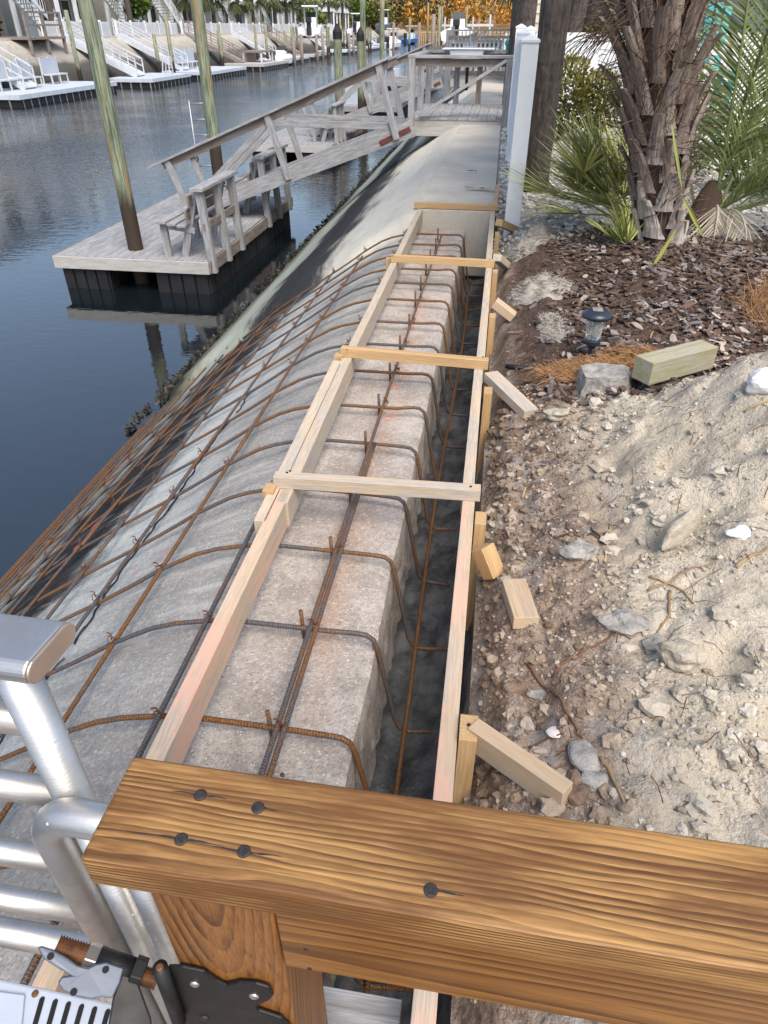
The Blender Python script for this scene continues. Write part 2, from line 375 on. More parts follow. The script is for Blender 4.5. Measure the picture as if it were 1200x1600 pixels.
def crumbm():
    t = NT('soil_crumbs'); rn = t.attr('rnd', 'Fac'); x = t.sep(t.pos())[0]
    a = t.ramp(rn, [(0, (.13, .09, .065)), (.6, (.30, .23, .17)), (.96, (.42, .36, .30)), (1, (.55, .5, .46))])
    b = t.ramp(rn, [(0, (.26, .23, .185)), (.6, (.44, .40, .33)), (.97, (.52, .49, .42)), (1, (.66, .63, .58))])
    return t.out(t.mix(t.mr(x, .24, .48), a, b), .95, 0, t.bump(t.noise(t.pos(), 200, 3), .003), .2)
M['crumb'] = crumbm()
def stonem(name, a, b, sc=30):
    t = NT(name); p = t.pos(); n = t.noise(p, sc, 6, .65); n2 = t.noise(p, 180, 3)
    c = t.mix(t.mr(n, .3, .7), a, b); c = t.mix(t.mr(n2, .5, .75, 0, .4), c, tuple(x * .5 for x in a))
    return t.out(c, .92, 0, t.bump(t.math('ADD', n, t.math('MULTIPLY', n2, .4)), .006), .3)
M['stone'] = stonem('grey_stone', (.20, .19, .175), (.38, .36, .33))
M['clod'] = stonem('sand_clod', (.30, .265, .205), (.44, .40, .33))
M['brownstone'] = stonem('brown_clod', (.13, .085, .06), (.25, .18, .13))
M['chalk'] = stonem('white_chunk', (.60, .62, .64), (.78, .79, .80), 12)
M['shell'] = plain('shell', (.62, .56, .55), .5)
M['oyster'] = leafm('oyster_shell', (.012, .012, .010), (.075, .07, .055), 0, .6)
M['root'] = leafm('root_wood', (.20, .125, .07), (.40, .29, .17), 0, .8)
M['droot'] = leafm('dark_root', (.075, .035, .022), (.17, .09, .055), 0, .8)
M['straw'] = leafm('pine_straw', (.16, .075, .03), (.42, .24, .11), 0, .8)
M['felt'] = leafm('grey_felt', (.10, .085, .07), (.50, .46, .40), 0, .95)
M['solarb'] = plain('dark_blue_plastic', (.025, .035, .055), .35, 0, .3)
def glassm():
    t = NT('clear_lens'); return t.out((.8, .85, .86), .08, 0, None, .5, **{'Transmission Weight': .85, 'IOR': 1.3})
M['lens'] = glassm()
M['panel'] = plain('solar_panel', (.30, .29, .25), .2, 0, .3, 60)
def fieldm(name, a, b, sc=.5):
    t = NT(name); p = t.pos(); n = t.noise(p, sc, 6, .6); return t.out(t.mix(t.mr(n, .3, .7), a, b), .95, 0, None, .2)
M['lawn'] = fieldm('bank_lawn', (.07, .075, .035), (.20, .18, .11))
M['hill'] = fieldm('wooded_hill', (.10, .06, .025), (.30, .17, .06), .15)

# ---------------------------------------------------------------- mesh builder
class MB:
    def __init__(s): s.v = []; s.f = []; s.bc = []; s.rn = []
    def add(s, vs, fs, bcs=None, rn=None):
        o = len(s.v); s.v += [tuple(v) for v in vs]; s.f += [tuple(i + o for i in f) for f in fs]
        s.bc += [tuple(b) for b in bcs] if bcs else [tuple(v) for v in vs]
        r = R() if rn is None else rn
        s.rn += [r] * len(vs)
        return s
    def beam(s, p0, p1, w, h, up=(0, 0, 1), bo=None, tilt=(0, 0), w1=None, h1=None, rn=None):
        p0 = Vector(p0); p1 = Vector(p1); d = p1 - p0; Ln = d.length; d.normalize(); up = Vector(up)
        if abs(d.dot(up)) > .98: up = Vector((0, 1, 0)) if abs(d.y) < .9 else Vector((1, 0, 0))
        y = up.cross(d).normalized(); z = d.cross(y)
        w1 = w if w1 is None else w1; h1 = h if h1 is None else h1
        if bo is None: bo = (U(0, 50), U(-.03, .03), U(.03, .11) * random.choice((-1, 1)))
        vs = []; bs = []
        for k, (p, ww, hh) in enumerate(((p0, w, h), (p1, w1, h1))):
            for a, b in ((-1, -1), (1, -1), (1, 1), (-1, 1)):
                vs.append(p + y * a * ww / 2 + z * b * hh / 2)
                bs.append((bo[0] + k * Ln, bo[1] + a * ww / 2 + tilt[0] * k * Ln, bo[2] + b * hh / 2 + tilt[1] * k * Ln))
        s.add(vs, [(0, 3, 2, 1), (4, 5, 6, 7), (0, 1, 5, 4), (1, 2, 6, 5), (2, 3, 7, 6), (3, 0, 4, 7)], bs, rn)
        return s
    def box(s, x0, x1, y0, y1, z0, z1, rn=None):
        dx, dy, dz = x1 - x0, y1 - y0, z1 - z0
        if dx >= dy and dx >= dz: return s.beam((x0, (y0 + y1) / 2, (z0 + z1) / 2), (x1, (y0 + y1) / 2, (z0 + z1) / 2), dy, dz, rn=rn)
        if dy >= dz: return s.beam(((x0 + x1) / 2, y0, (z0 + z1) / 2), ((x0 + x1) / 2, y1, (z0 + z1) / 2), dx, dz, rn=rn)
        return s.beam(((x0 + x1) / 2, (y0 + y1) / 2, z0), ((x0 + x1) / 2, (y0 + y1) / 2, z1), dx, dy, up=(0, 1, 0), rn=rn)
    def tube(s, pts, r, n=8, caps=True, rn=None, flat=1, up=(0, 0, 1)):
        pts = [Vector(p) for p in pts]; rs = r if isinstance(r, (list, tuple)) else [r] * len(pts)
        o = []; fs = []; bs = []; L = U(0, 9); up = Vector(up); prev = None
        for i, p in enumerate(pts):
            d = (pts[min(i + 1, len(pts) - 1)] - pts[max(i - 1, 0)]).normalized()
            if i: L += (p - pts[i - 1]).length
            if prev is None:
                a = up.cross(d)
                if a.length < .05: a = Vector((1, 0, 0)).cross(d)
                a.normalize()
            else: a = (prev - d * prev.dot(d)).normalized()
            prev = a; b = d.cross(a)
            for k in range(n):
                t = 2 * PI * k / n; o.append(p + a * math.cos(t) * rs[i] + b * math.sin(t) * rs[i] * flat); bs.append((L, math.cos(t) * rs[i] if n < 6 else k if 0 else math.cos(t) * 1.0, math.sin(t) * 1.0))
        for i in range(len(pts) - 1):
            for k in range(n):
                q = (k + 1) % n; fs.append((i * n + k, i * n + q, (i + 1) * n + q, (i + 1) * n + k))
        if caps: fs.append(tuple(range(n - 1, -1, -1))); fs.append(tuple(range((len(pts) - 1) * n, len(pts) * n)))
        return s.add(o, fs, bs, rn)
    def lathe(s, c, prof, n=20, rn=None, ax=None):
        c = Vector(c); vs = []; fs = []
        Mx = Vector((0, 0, 1)).rotation_difference(Vector(ax).normalized()).to_matrix() if ax else Matrix.Identity(3)
        for r, z in prof:
            for k in range(n): t = 2 * PI * k / n; vs.append(c + Mx @ Vector((r * math.cos(t), r * math.sin(t), z)))
        for i in range(len(prof) - 1):
            for k in range(n): q = (k + 1) % n; fs.append((i * n + k, i * n + q, (i + 1) * n + q, (i + 1) * n + k))
        fs.append(tuple(range(n - 1, -1, -1))); fs.append(tuple(range((len(prof) - 1) * n, len(prof) * n)))
        return s.add(vs, fs, None, rn)
    def blade(s, p0, p1, w, nrm=(0, 0, 1), sag=0, rn=None, seg=2):
        p0 = Vector(p0); p1 = Vector(p1); d = (p1 - p0); sd = d.cross(Vector(nrm))
        if sd.length < 1e-6: sd = d.cross(Vector((1, 0, 0)))
        sd.normalize(); a = p0 + d * .45 + Vector((0, 0, -sag * .3)); e = p1 + Vector((0, 0, -sag))
        m2 = p0 + d * .75 + Vector((0, 0, -sag * .65))
        s.add([p0 - sd * w * .25, p0 + sd * w * .25, a + sd * w * .5, a - sd * w * .5, m2 + sd * w * .35, m2 - sd * w * .35, e], [(0, 1, 2, 3), (3, 2, 4, 5), (5, 4, 6)], None, rn)
        return s
    def rock(s, c, r, sub=1, amp=.25, sq=(1, 1, 1), rn=None, rot=0):
        v, f = ICO[sub]; c = Vector(c); sd = Vector((U(0, 99), U(0, 99), U(0, 99))); ca, sa = math.cos(rot), math.sin(rot); o = []
        for q in v:
            k = r * (1 + amp * 2 * noise.noise(q * 1.3 + sd)); x, y, z = q.x * k * sq[0], q.y * k * sq[1], q.z * k * sq[2]
            o.append(c + Vector((x * ca - y * sa, x * sa + y * ca, z)))
        return s.add(o, f, None, rn)
    def build(s, name, mat, parent=None, loc=None, smooth=False, bevel=0, seg=2):
        me = bpy.data.meshes.new(name)
        L = Vector(parent.location) if parent is not None else Vector(loc) if loc is not None else Vector((0, 0, 0))
        if parent is not None and parent.parent is not None: L = L + Vector(parent.parent.location)
        me.from_pydata([(v[0] - L.x, v[1] - L.y, v[2] - L.z) for v in s.v], [], s.f)
        a = me.attributes.new('bc', 'FLOAT_VECTOR', 'POINT'); a.data.foreach_set('vector', [c for b in s.bc for c in b])
        a = me.attributes.new('rnd', 'FLOAT', 'POINT'); a.data.foreach_set('value', s.rn)
        me.materials.append(M[mat] if isinstance(mat, str) else mat)
        if smooth: me.polygons.foreach_set('use_smooth', [True] * len(me.polygons))
        me.update()
        o = bpy.data.objects.new(name, me); COL.objects.link(o)
        if parent is not None: o.parent = parent
        else: o.location = L
        if bevel:
            b = o.modifiers.new('edge', 'BEVEL'); b.width = bevel; b.segments = seg; b.limit_method = 'ANGLE'; b.angle_limit = .6
        return o
def _ico():
    import bmesh
    d = {}
    for k in (1, 2, 3):
        b = bmesh.new(); bmesh.ops.create_icosphere(b, subdivisions=k, radius=1); d[k] = ([v.co.copy() for v in b.verts], [tuple(v.index for v in f.verts) for f in b.faces]); b.free()
    return d
ICO = _ico()
def tag(o, label=None, cat=None, group=None, kind=None):
    if label: o['label'] = label
    if cat: o['category'] = cat
    if group: o['group'] = group
    if kind: o['kind'] = kind
    return o
def thing(name, loc, label, cat, group=None):
    o = bpy.data.objects.new(name, None); COL.objects.link(o); o.location = loc; o.empty_display_size = .1
    return tag(o, label, cat, group)
def copy_tree(o, parent=None):
    c = o.copy(); COL.objects.link(c); c.parent = parent
    for ch in [q for q in bpy.data.objects if q.parent == o]: copy_tree(ch, c)
    return c
def grid(xs, ys, zf, name, mat, kind='structure', smooth=True, flip=False):
    vs = [(*zf(x, y),) for y in ys for x in xs]; nx = len(xs)
    fs = [((j * nx + i), (j * nx + i + 1), ((j + 1) * nx + i + 1), ((j + 1) * nx + i)) for j in range(len(ys) - 1) for i in range(nx - 1)]
    if flip: fs = [tuple(reversed(f)) for f in fs]
    b = MB(); b.add(vs, fs, None, 0); o = b.build(name, mat, smooth=smooth)
    if kind: o['kind'] = kind
    return o
def lin(a, b, n): return [a + (b - a) * i / n for i in range(n + 1)]
def sstep(a, b, x): t = max(0, min(1, (x - a) / (b - a))); return t * t * (3 - 2 * t)
def fn(x, y, s, o=4): return noise.fractal(Vector((x * s, y * s, 3.3)), .9, 2.1, o)

# ---------------------------------------------------------------- world and sun
w = bpy.data.worlds.new('World'); S.world = w; w.use_nodes = True
sk = w.node_tree.nodes.new('ShaderNodeTexSky'); sk.sky_type = 'NISHITA'; sk.sun_disc = False
SUN_EL, SUN_AZ = math.radians(54), math.radians(150)      # compass bearing, clockwise from +Y
sk.sun_elevation = SUN_EL; sk.sun_rotation = SUN_AZ; sk.air_density = 1.0; sk.dust_density = 2.5; sk.ozone_density = 1.0
bg = w.node_tree.nodes['Background']; hs = w.node_tree.nodes.new('ShaderNodeHueSaturation'); hs.inputs['Saturation'].default_value = .92; w.node_tree.links.new(sk.outputs[0], hs.inputs['Color']); w.node_tree.links.new(hs.outputs[0], bg.inputs[0]); bg.inputs[1].default_value = .15
sd = bpy.data.lights.new('sun', 'SUN'); sd.energy = 2.3; sd.angle = math.radians(40); sd.color = (1, .91, .79)
so = bpy.data.objects.new('sun', sd); COL.objects.link(so)
dv = Vector((math.sin(SUN_AZ) * math.cos(SUN_EL), math.cos(SUN_AZ) * math.cos(SUN_EL), math.sin(SUN_EL)))
so.rotation_euler = dv.to_track_quat('Z', 'Y').to_euler()
S.view_settings.view_transform = 'Standard'; S.view_settings.look = 'None'; S.view_settings.gamma = 1
S.view_settings.exposure = .76

WZ = -1.85
# ---------------------------------------------------------------- ground on the right bank
def mound(x, y):
    sy = .34 if y > 2.02 else 1.15
    sx = .58 if x < 1.2 else .9
    return .53 * math.exp(-((x - 1.2) / sx) ** 2 - ((y - 2.02) / sy) ** 2)
def gh(x, y):
    if x > 30 or y > 40: return -.02
    if y > 5.66: h = -.02 + .03 * sstep(.1, .4, x)
    else: h = -.085 + .10 * sstep(.04, .32, x)
    h += mound(x, y)
    if 2.1 < y < 5.6: h += .06 * sstep(2.2, 3.0, y) * sstep(.2, .9, x) * sstep(5.6, 4.6, y)
    h += .05 * math.exp(-((x - 1.02) ** 2 + (y - 4.35) ** 2) / .25)
    k = 1 if y < 7 else .3
    if x < 4 and y < 12:
        rough = .018 * fn(x, y, 3.2) + .012 * noise.noise(Vector((x * 11, y * 11, 5))) * k
        cl = noise.noise(Vector((x * 26, y * 26, 1))); rough += .009 * max(0, cl) * k + .0035 * noise.noise(Vector((x * 70, y * 70, 2)))
        # ridged ruts and broken lumps beside the pile
        rd = abs(noise.noise(Vector((x * 9, y * 7, 8)))); m_ = sstep(-.05, .25, noise.noise(Vector((x * 2.5, y * 2.5, 4)))); rough -= .022 * max(0, .07 - rd) / .07 * k * m_ * (1 if y < 2.6 else .3)
        rough += .010 * max(0, noise.noise(Vector((x * 48, y * 48, 6)))) * m_
        tr = noise.turbulence(Vector((x * 9, y * 9, 7)), 4, False); rough += .030 * (tr - .5) * sstep(.1, .2, x) * (1 if y < 2.5 else .35)
        h += rough * sstep(.03, .14, x)
        # the excavation edge crumbles
        h -= .10 * sstep(.13, .045, x + .03 * noise.noise(Vector((0, y * 6, 3)))) * (1 if y < 5.6 else 0)
    return h
xs = lin(.045, 1.5, 145) + lin(1.5, 3.4, 76)[1:] + [3.6, 4, 5, 7, 10, 16, 30, 80, 200]
ys = [-6, -2, -.8] + lin(-.4, .5, 15)[1:] + lin(.5, 3.2, 250)[1:] + lin(3.2, 6.2, 130)[1:] + lin(6.2, 12, 60)[1:] + [14, 18, 26, 40, 80, 160, 260]
def gf(x, y):
    xx = x
    if y > 5.66 and x < .06: xx = x - .035
    return (xx, y, gh(x, y))
tag(grid(xs, ys, gf, 'ground', 'ground'))
def G(px, py, dz=0):      # where a sight line meets the ground
    r = ray(px, py).normalized(); t = .6
    while t < 40:
        p = CAM + r * t
        if p.z < gh(p.x, p.y) + dz: return p
        t += .01
    return p
# ---------------------------------------------------------------- trench between slab and bank
def tprof(s, y):
    n1 = noise.noise(Vector((s * 3, y * 5, 1))); n2 = fn(s, y, 9, 3)
    if s < .35:  # soil wall going down
        t = s / .35; x = .058 - .035 * t + .03 * n1 * t + .012 * n2; z = gh(.05, y) - t * (.40)
    else:
        t = (s - .35) / .65; x = .023 - .36 * t; z = gh(.05, y) - .40 + .03 * n1 + .02 * n2 - .05 * math.sin(t * PI)
        x += .015 * n1
    return (x, y, z)
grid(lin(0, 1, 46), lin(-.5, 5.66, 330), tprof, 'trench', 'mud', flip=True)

# ---------------------------------------------------------------- old seawall: slope, slab, cap
PR = [(-.55, -.15), (-.60, -.152), (-.70, -.175), (-.80, -.215), (-.95, -.295), (-1.2, -.455), (-1.45, -.615), (-1.68, -.77), (-2.4, -1.35), (-3.05, -1.9), (-3.6, -2.4)]
def prof(x):
    for (a, za), (b, zb) in zip(PR, PR[1:]):
        if b <= x <= a: return za + (zb - za) * (x - a) / (b - a)
    return PR[0][1] if x > -.6 else -2.4
sw = thing('seawall', (-1.2, 5, -.5), 'curved grey concrete seawall slope with black tide band running down into the canal', 'seawall')
sxs = lin(-.56, -1.7, 52) + lin(-1.7, -3.6, 40)[1:]
sys_ = [-1.5, -1, -.5] + lin(0, 7, 260)[1:] + lin(7, 40, 120)[1:] + [60, 100, 190]
def slz(x, y):
    z = prof(x)
    e = sstep(5.30, 5.62, y + .25 * (x + .6) * .6 + .12 * noise.noise(Vector((x * 3, y * 3, 0))))
    z += .10 * e + .04 * e * sstep(-.9, -.6, x)
    if x < -.62: z += .012 * fn(x, y, 2.5) + .006 * noise.noise(Vector((x * 18, y * 18, 4))) * (1 - .7 * e)
    if y > 5.7: z -= .012 * sstep(-.60, -.58, x)
    return (x, y, z - .0)
b = MB()
vs = [slz(x, y) for y in sys_ for x in sxs]; nx = len(sxs)
b.add(vs, [((j * nx + i), ((j + 1) * nx + i), ((j + 1) * nx + i + 1), (j * nx + i + 1)) for j in range(len(sys_) - 1) for i in range(nx - 1)], None, 0)
b.build('slope', 'slope', sw, smooth=True)
# slab with ragged broken edge
b = MB(); yy = lin(-.5, 5.66, 420); cols = []
for y in yy:
    e = -.205 + .006 * noise.noise(Vector((y * 3, 0, 0))) + .003 * noise.noise(Vector((y * 30, 3, 0))) - .010 * max(0, noise.noise(Vector((y * 9, 7, 0))) - .25)
    ring = []
    for x in lin(-.60, e - .012, 14): ring.append((x, y, -.150 + .003 * noise.noise(Vector((x * 9, y * 9, 0)))))
    ring.append((e, y, -.158 + .006 * noise.noise(Vector((y * 40, 2, 0)))))
    for k in range(1, 9):
        t = k / 8; bulge = .007 * noise.noise(Vector((y * 7, t * 3, 5))) + .009 * noise.noise(Vector((y * 22, t * 9, 9)))
        ring.append((e + .004 + bulge * (.4 + t) + .045 * t * max(0, noise.noise(Vector((y * 1.4, 4, 4)))), y, -.158 - t * .36))
    cols.append(ring)
n = len(cols[0]); b.add([p for r in cols for p in r], [(j * n + i, j * n + i + 1, (j + 1) * n + i + 1, (j + 1) * n + i) for j in range(len(cols) - 1) for i in range(n - 1)], None, 0)
o = b.build('slab', 'slab', sw); o.data.polygons.foreach_set('use_smooth', [(k % (n - 1)) < 13 for k in range(len(o.data.polygons))])
b = MB(); b.box(-.585, .004, 5.66, 30, -.5, -.004); b.build('cap', 'cap', sw, bevel=.008)
b = MB(); b.box(-.585, .004, 30.02, 190, -.5, -.004); b.build('cap', 'cap', sw)
# crack along the slope
b = MB(); pts = []
y = .9
while y < 3.3:
    x = -1.22 + .05 * noise.noise(Vector((y * 2.5, 0, 0))) + .02 * noise.noise(Vector((y * 14, 1, 0)))
    pts.append(Vector((x, y, slz(x, y)[2] + .0015))); y += .018
vs = []; fs = []
for i, p in enumerate(pts):
    wd = .0035 * (1 + 1.5 * abs(noise.noise(Vector((i * .4, 0, 0))))); vs += [p + Vector((-wd, 0, .0015 + wd * .6)), p + Vector((wd, 0, .0015 - wd * .6))]
for i in range(len(pts) - 1):
    if noise.noise(Vector((i * .11, 5, 0))) > -.28: fs.append((2 * i, 2 * i + 1, 2 * i + 3, 2 * i + 2))
b.add(vs, fs, None, 0); b.build('crack', 'dark', sw)

# oysters along the tide line
b = MB()
for i in range(2600):
    y = 5.0 + (R() ** 1.3) * 17; x = -2.98 + U(-.13, .13) - .1 * noise.noise(Vector((y * 1.2, 0, 0)))
    if noise.noise(Vector((y * 1.6, 2, 0))) < -.22: continue
    z = prof(x) + .10 + U(-.02, .05); d = Vector((U(-1, .4), U(-1, 1), U(.1, 1))).normalized(); r = U(.012, .04)
    sx = d.cross(Vector((R(), R(), R()))).normalized(); p = Vector((x, y, z))
    b.add([p - sx * r * .5, p + sx * r * .5, p + d * r * 1.5 + sx * r * .4, p + d * r * 1.9, p + d * r * 1.4 - sx * r * .5, p + d * r * .8 + sx.cross(d) * r * .35],
          [(0, 1, 5), (1, 2, 5), (2, 3, 5), (3, 4, 5), (4, 0, 5), (0, 4, 3, 2, 1)], None, R())
tag(b.build('oysters', 'oyster'), 'dark oyster shells clustered along the waterline of the seawall', 'oysters', None, 'stuff')

# ---------------------------------------------------------------- canal
grid([-34, -28, -20, -10, -5, -2.2], [-60, 0, 10, 30, 60, 120, 215], lambda x, y: (x, y, WZ), 'water', 'water', flip=False)
grid([-600, -120, -40, -27.4], [-60, 30, 60, 120, 215, 240], lambda x, y: (x, y, .54), 'far_bank_ground', 'lawn')
grid([-600, -100, -30, 0, 60, 600], [212, 214, 226, 260, 400, 900], lambda x, y: (x, y, {212: -2.2, 214: -1.2, 226: -.2}.get(y, (y - 226) * .02)), 'distant_shore', 'hill')

# ---------------------------------------------------------------- rebar mat
rm = thing('rebar_mat', (-.8, 2.5, -.1), 'rusty steel reinforcing bars tied in a grid over the slope and slab', 'rebar')
RR = .0066
def on(x, off=.03): return prof(x) + off
def slo(x, y, off): return slz(x, y)[2] + off
TY = [-.06, .26, .57, .89, 1.20, 1.515, 1.82, 2.15, 2.47, 2.80, 3.12, 3.44, 3.79, 4.10, 4.41, 4.72, 5.02, 5.30]
for i, y in enumerate(TY):
    pts = []; far = y > 4.9; e = U(-.012, .012)
    pts.append((-.025 + U(-.02, .01), y, -.455)); pts.append((-.11, y + e, -.46))
    pts += [(-.135, y + e, -.45), (-.15, y, -.42), (-.185, y, -.22), (-.197, y, -.15), (-.207, y, -.118), (-.225, y, -.103), (-.25, y, -.100)]
    x = -.32
    end = -2.95 if y < 3.6 else -2.95 + (y - 3.6) * .55
    k = U(-.015, .015)
    while x > end:
        off = .046 if x > -.66 else .034 + .02 * math.exp(-((x + .8) / .2) ** 2)
        pts.append((x, y + k * math.sin(x * 3), on(x, off))); x -= .07
    MB().tube(pts, RR, 10).build('cross_bar', 'rebard' if i % 3 == 1 else 'rebar', rm, smooth=True)
LX = [-.645, -.945, -1.20, -1.45, -1.69, -1.93, -2.16, -2.38, -2.55, -2.70, -2.82, -2.93]
def longbar(x0, ya, yb, off, mat, wob=.012, sl=0):
    pts = []; y = ya; ph = U(0, 9)
    while y < yb:
        x = x0 + wob * math.sin(y * .9 + ph) + sl * (y - ya)
        pts.append((x, y, on(x, off))); y += .12
    MB().tube(pts, RR, 10).build('long_bar', mat, rm, smooth=True)
for i, x in enumerate(LX):
    ye = 5.35 if x > -1.3 else 5.35 - (-.55 - 0) * 0 + min(0, (x + 1.3) * .15)
    md = ('rebard', 'rebar')[i % 2]
    cut = U(1.2, 2.4)
    longbar(x, -.6, cut + .5, .048 if i else .060, md, .008)
    longbar(x + .016, cut, ye + U(-.15, .1), .050 if i else .062, 'rebar' if i % 3 else 'rebard', .008)
# mid bars, lapped
longbar(-.352, -.5, 2.15, .060, 'rebar', .004); longbar(-.372, .0, 2.0, .061, 'rebard', .004)
longbar(-.364, 1.75, 5.35, .062, 'rebar', .006)
# bar in the trench
MB().tube([(-.125 + .008 * math.sin(y * 2), y, -.443) for y in lin(-.4, 5.3, 40)], RR, 10).build('long_bar', 'rebar', rm, smooth=True)
# stubs and ties
nst = 0
for y in TY[2:]:
    b = MB(); dx = U(-.006, .006); b.tube([(-.388 + dx, y + .008, -.145), (-.390 + dx, y + .006, -.055 + U(-.01, .01))], .0055, 8); b.build('stub', 'rebar', rm, smooth=True)
def tie(x, y, z):
    b = MB(); a = U(0, PI)
    pts = [Vector((x + .011 * math.cos(a + t) , y + .011 * math.sin(a + t), z + .003 + .007 * math.sin(t * 2))) for t in lin(0, 2 * PI, 10)]
    b.tube(pts, .0016, 5)
    b.tube([(x, y, z + .006), (x + .008 * math.cos(a), y + .008 * math.sin(a), z + .018), (x + .014 * math.cos(a + .8), y + .014 * math.sin(a + .8), z + .024)], .0022, 5)
    b.tube([(x, y, z + .005), (x - .010 * math.cos(a), y - .004, z + .016)], .0022, 5)
    return b
cnt = 0; rest = MB()
for y in TY[1:]:
    for i, x in enumerate([-.364] + LX[:9]):
        if R() < .22: continue
        z = on(x, .060)
        if cnt < 96: tie(x + .004, y, z).build('tie_wire', 'wire', rm); cnt += 1
        else:
            tb = tie(x + .004, y, z); rest.add(tb.v, tb.f, tb.bc, .5)
tag(rest.build('tie_wires', 'wire', rm), kind='stuff')

# ---------------------------------------------------------------- formwork
fw = thing('concrete_formwork', (-.28, 2.5, 0), 'pale lumber formwork ladder of side boards, cross pieces, stakes and braces over the slab', 'formwork')
def fb(p0, p1, w, h, mat, name='side_board', up=(0, 0, 1), bev=.0015):
    o = MB().beam(p0, p1, w, h, up).build(name, mat, fw, bevel=bev); return o
fb((-.556, -.5, -.045), (-.556, 1.70, -.045), .038, .089, 'pink')
fb((-.585, 1.50, -.044), (-.600, 2.66, -.044), .036, .087, 'formg')
fb((-.548, 1.60, -.045), (-.562, 2.72, -.045), .036, .089, 'formg')
fb((-.567, 2.63, -.046), (-.562, 5.66, -.046), .038, .089, 'formg')
fb((.000, -.5, -.045), (.002, 1.72, -.045), .036, .089, 'pink')
fb((-.003, 1.745, -.045), (-.004, 2.70, -.045), .036, .089, 'formg')
fb((.000, 2.715, -.045), (.004, 4.2, -.045), .036, .089, 'formg')
fb((-.002, 4.21, -.045), (-.004, 5.72, -.045), .036, .089, 'formg')
for y, dx, m_, a in ((1.70, 0, 'formg', .012), (2.685, .0, 'newwood', -.03), (4.15, -.01, 'newwood', -.02), (5.68, .02, 'newwood', .0)):
    fb((-.592 - dx, y - a, .020), (.034, y + a * .5, .020), .036, .040, m_, 'cross_piece')
# stakes outside the right board and inside the left one
for y, m_, wx in ((.87, 'newwood', .040), (1.60, 'newwood', .036), (2.45, 'newwood', .036), (3.30, 'newwood', .034), (4.05, 'newwood', .034), (4.95, 'newwood', .034)):
    fb((.040, y, -.42), (.040, y, .006 if y > 1 else .014), wx * .9, .062, m_, 'stake', up=(0, 1, 0))
for y in (1.655, 2.70, 4.20): fb((-.600, y, -.20), (-.600, y, .012), .034, .045, 'newwood', 'stake', up=(0, 1, 0))
for (p0, e, w, h, m_) in [((.050, .875, -.010), (884, 1254), .034, .062, 'form'), ((.050, 1.50, -.02), (772, 905), .05, .045, 'newwood'),
                        ((.045, 2.60, -.00), (829, 652), .060, .036, 'formg'), ((.045, 3.42, .03), (802, 500), .06, .040, 'form'),
                        ((.045, 4.20, .04), (792, 420), .05, .04, 'formg'), ((.045, 5.05, .05), (803, 362), .055, .045, 'newwood')]:
    p1 = G(*e) + Vector((0, 0, .012 if p0[1] < 3 else .015))
    fb(p0, p1, w, h, m_, 'brace')
fb((.012, 5.70, .02), (.016, 6.5, .02), .03, .045, 'newwood', 'side_board')
for x, y in ((-.555, 1.70), (-.548, 1.71), (.004, 1.705), (.01, 2.69), (-.56, 2.68), (.004, 4.15), (-.57, 4.15), (.040, .875)):
    MB().lathe((x, y, .040 if y > 1 else .014), [(.004, 0), (.0045, .0015), (.002, .0025)], 8).build('nail', 'nail', fw)

# ---------------------------------------------------------------- foreground railing
dr = thing('deck_railing', (-.17, .27, 0), 'varnished brown wood railing with large nail heads across the foreground', 'railing')
b = MB(); b.beam((-.262, .2685, .631), (.75, .262, .631), .090, .038, bo=(3.0, .085, .072), tilt=(.004, .003))
tr_ = b.build('top_rail', 'rail', dr, bevel=.005, seg=3)
b = MB(); b.beam((-.1745, .2815, -.8), (-.1745, .2815, .611), .1020, .092, up=(0, 1, 0), bo=(0, .004, .268), tilt=(.0, -.150))
b.build('post', 'post', dr, bevel=.003)
b = MB(); b.beam((-.1225, .2565, .5475), (.75, .2500, .5475), .040, .123, bo=(7, .050, .020), tilt=(-.03, .03))
b.build('side_rail', 'side', dr, bevel=.002)
nails = [(313, 1242), (403, 1262), (283, 1311), (381, 1330), (673, 1391)]
for px, py in nails:
    p = P(px, py, .6505); MB().lathe((p.x, p.y, .6496), [(.0048, 0), (.0052, .0006), (.0050, .0013), (.0040, .0018)], 16).build('nail_head', 'nail', tr_, smooth=False)
p = P(441, 1211, .6505); MB().rock((p.x, p.y, .6506), .0022, 2, .2, (1, 1, .5)).build('knot', 'nail', tr_)
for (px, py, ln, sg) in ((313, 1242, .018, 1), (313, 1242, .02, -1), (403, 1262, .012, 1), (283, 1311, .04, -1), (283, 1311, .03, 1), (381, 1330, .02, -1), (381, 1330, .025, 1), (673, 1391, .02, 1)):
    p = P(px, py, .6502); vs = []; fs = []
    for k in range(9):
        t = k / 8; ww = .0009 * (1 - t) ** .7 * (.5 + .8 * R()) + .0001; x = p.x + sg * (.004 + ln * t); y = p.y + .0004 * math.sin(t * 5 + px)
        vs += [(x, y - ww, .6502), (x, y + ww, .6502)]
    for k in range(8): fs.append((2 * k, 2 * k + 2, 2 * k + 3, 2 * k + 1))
    MB().add(vs, fs if sg > 0 else [tuple(reversed(f)) for f in fs], None, 0).build('crack', 'dark', tr_)  # near-black sliver on the surface paints the shade inside the split
for px, py in ((478, 1483), (484, 1513)):
    p = PY(px, py, .2365); MB().lathe(p, [(.0014, -.001), (.0022, .0004), (.0012, .001)], 10, ax=(0, -1, 0)).build('nail_head', 'nail', dr)

o = MB().beam((-.40, .36, -.125), (-.035, .36, -.125), .14, .036).build('grey_plank', 'grey', loc=(-.2, .36, -.14), bevel=.002); tag(o, 'grey weathered plank on the slab, seen just beneath the varnished railing', 'plank')
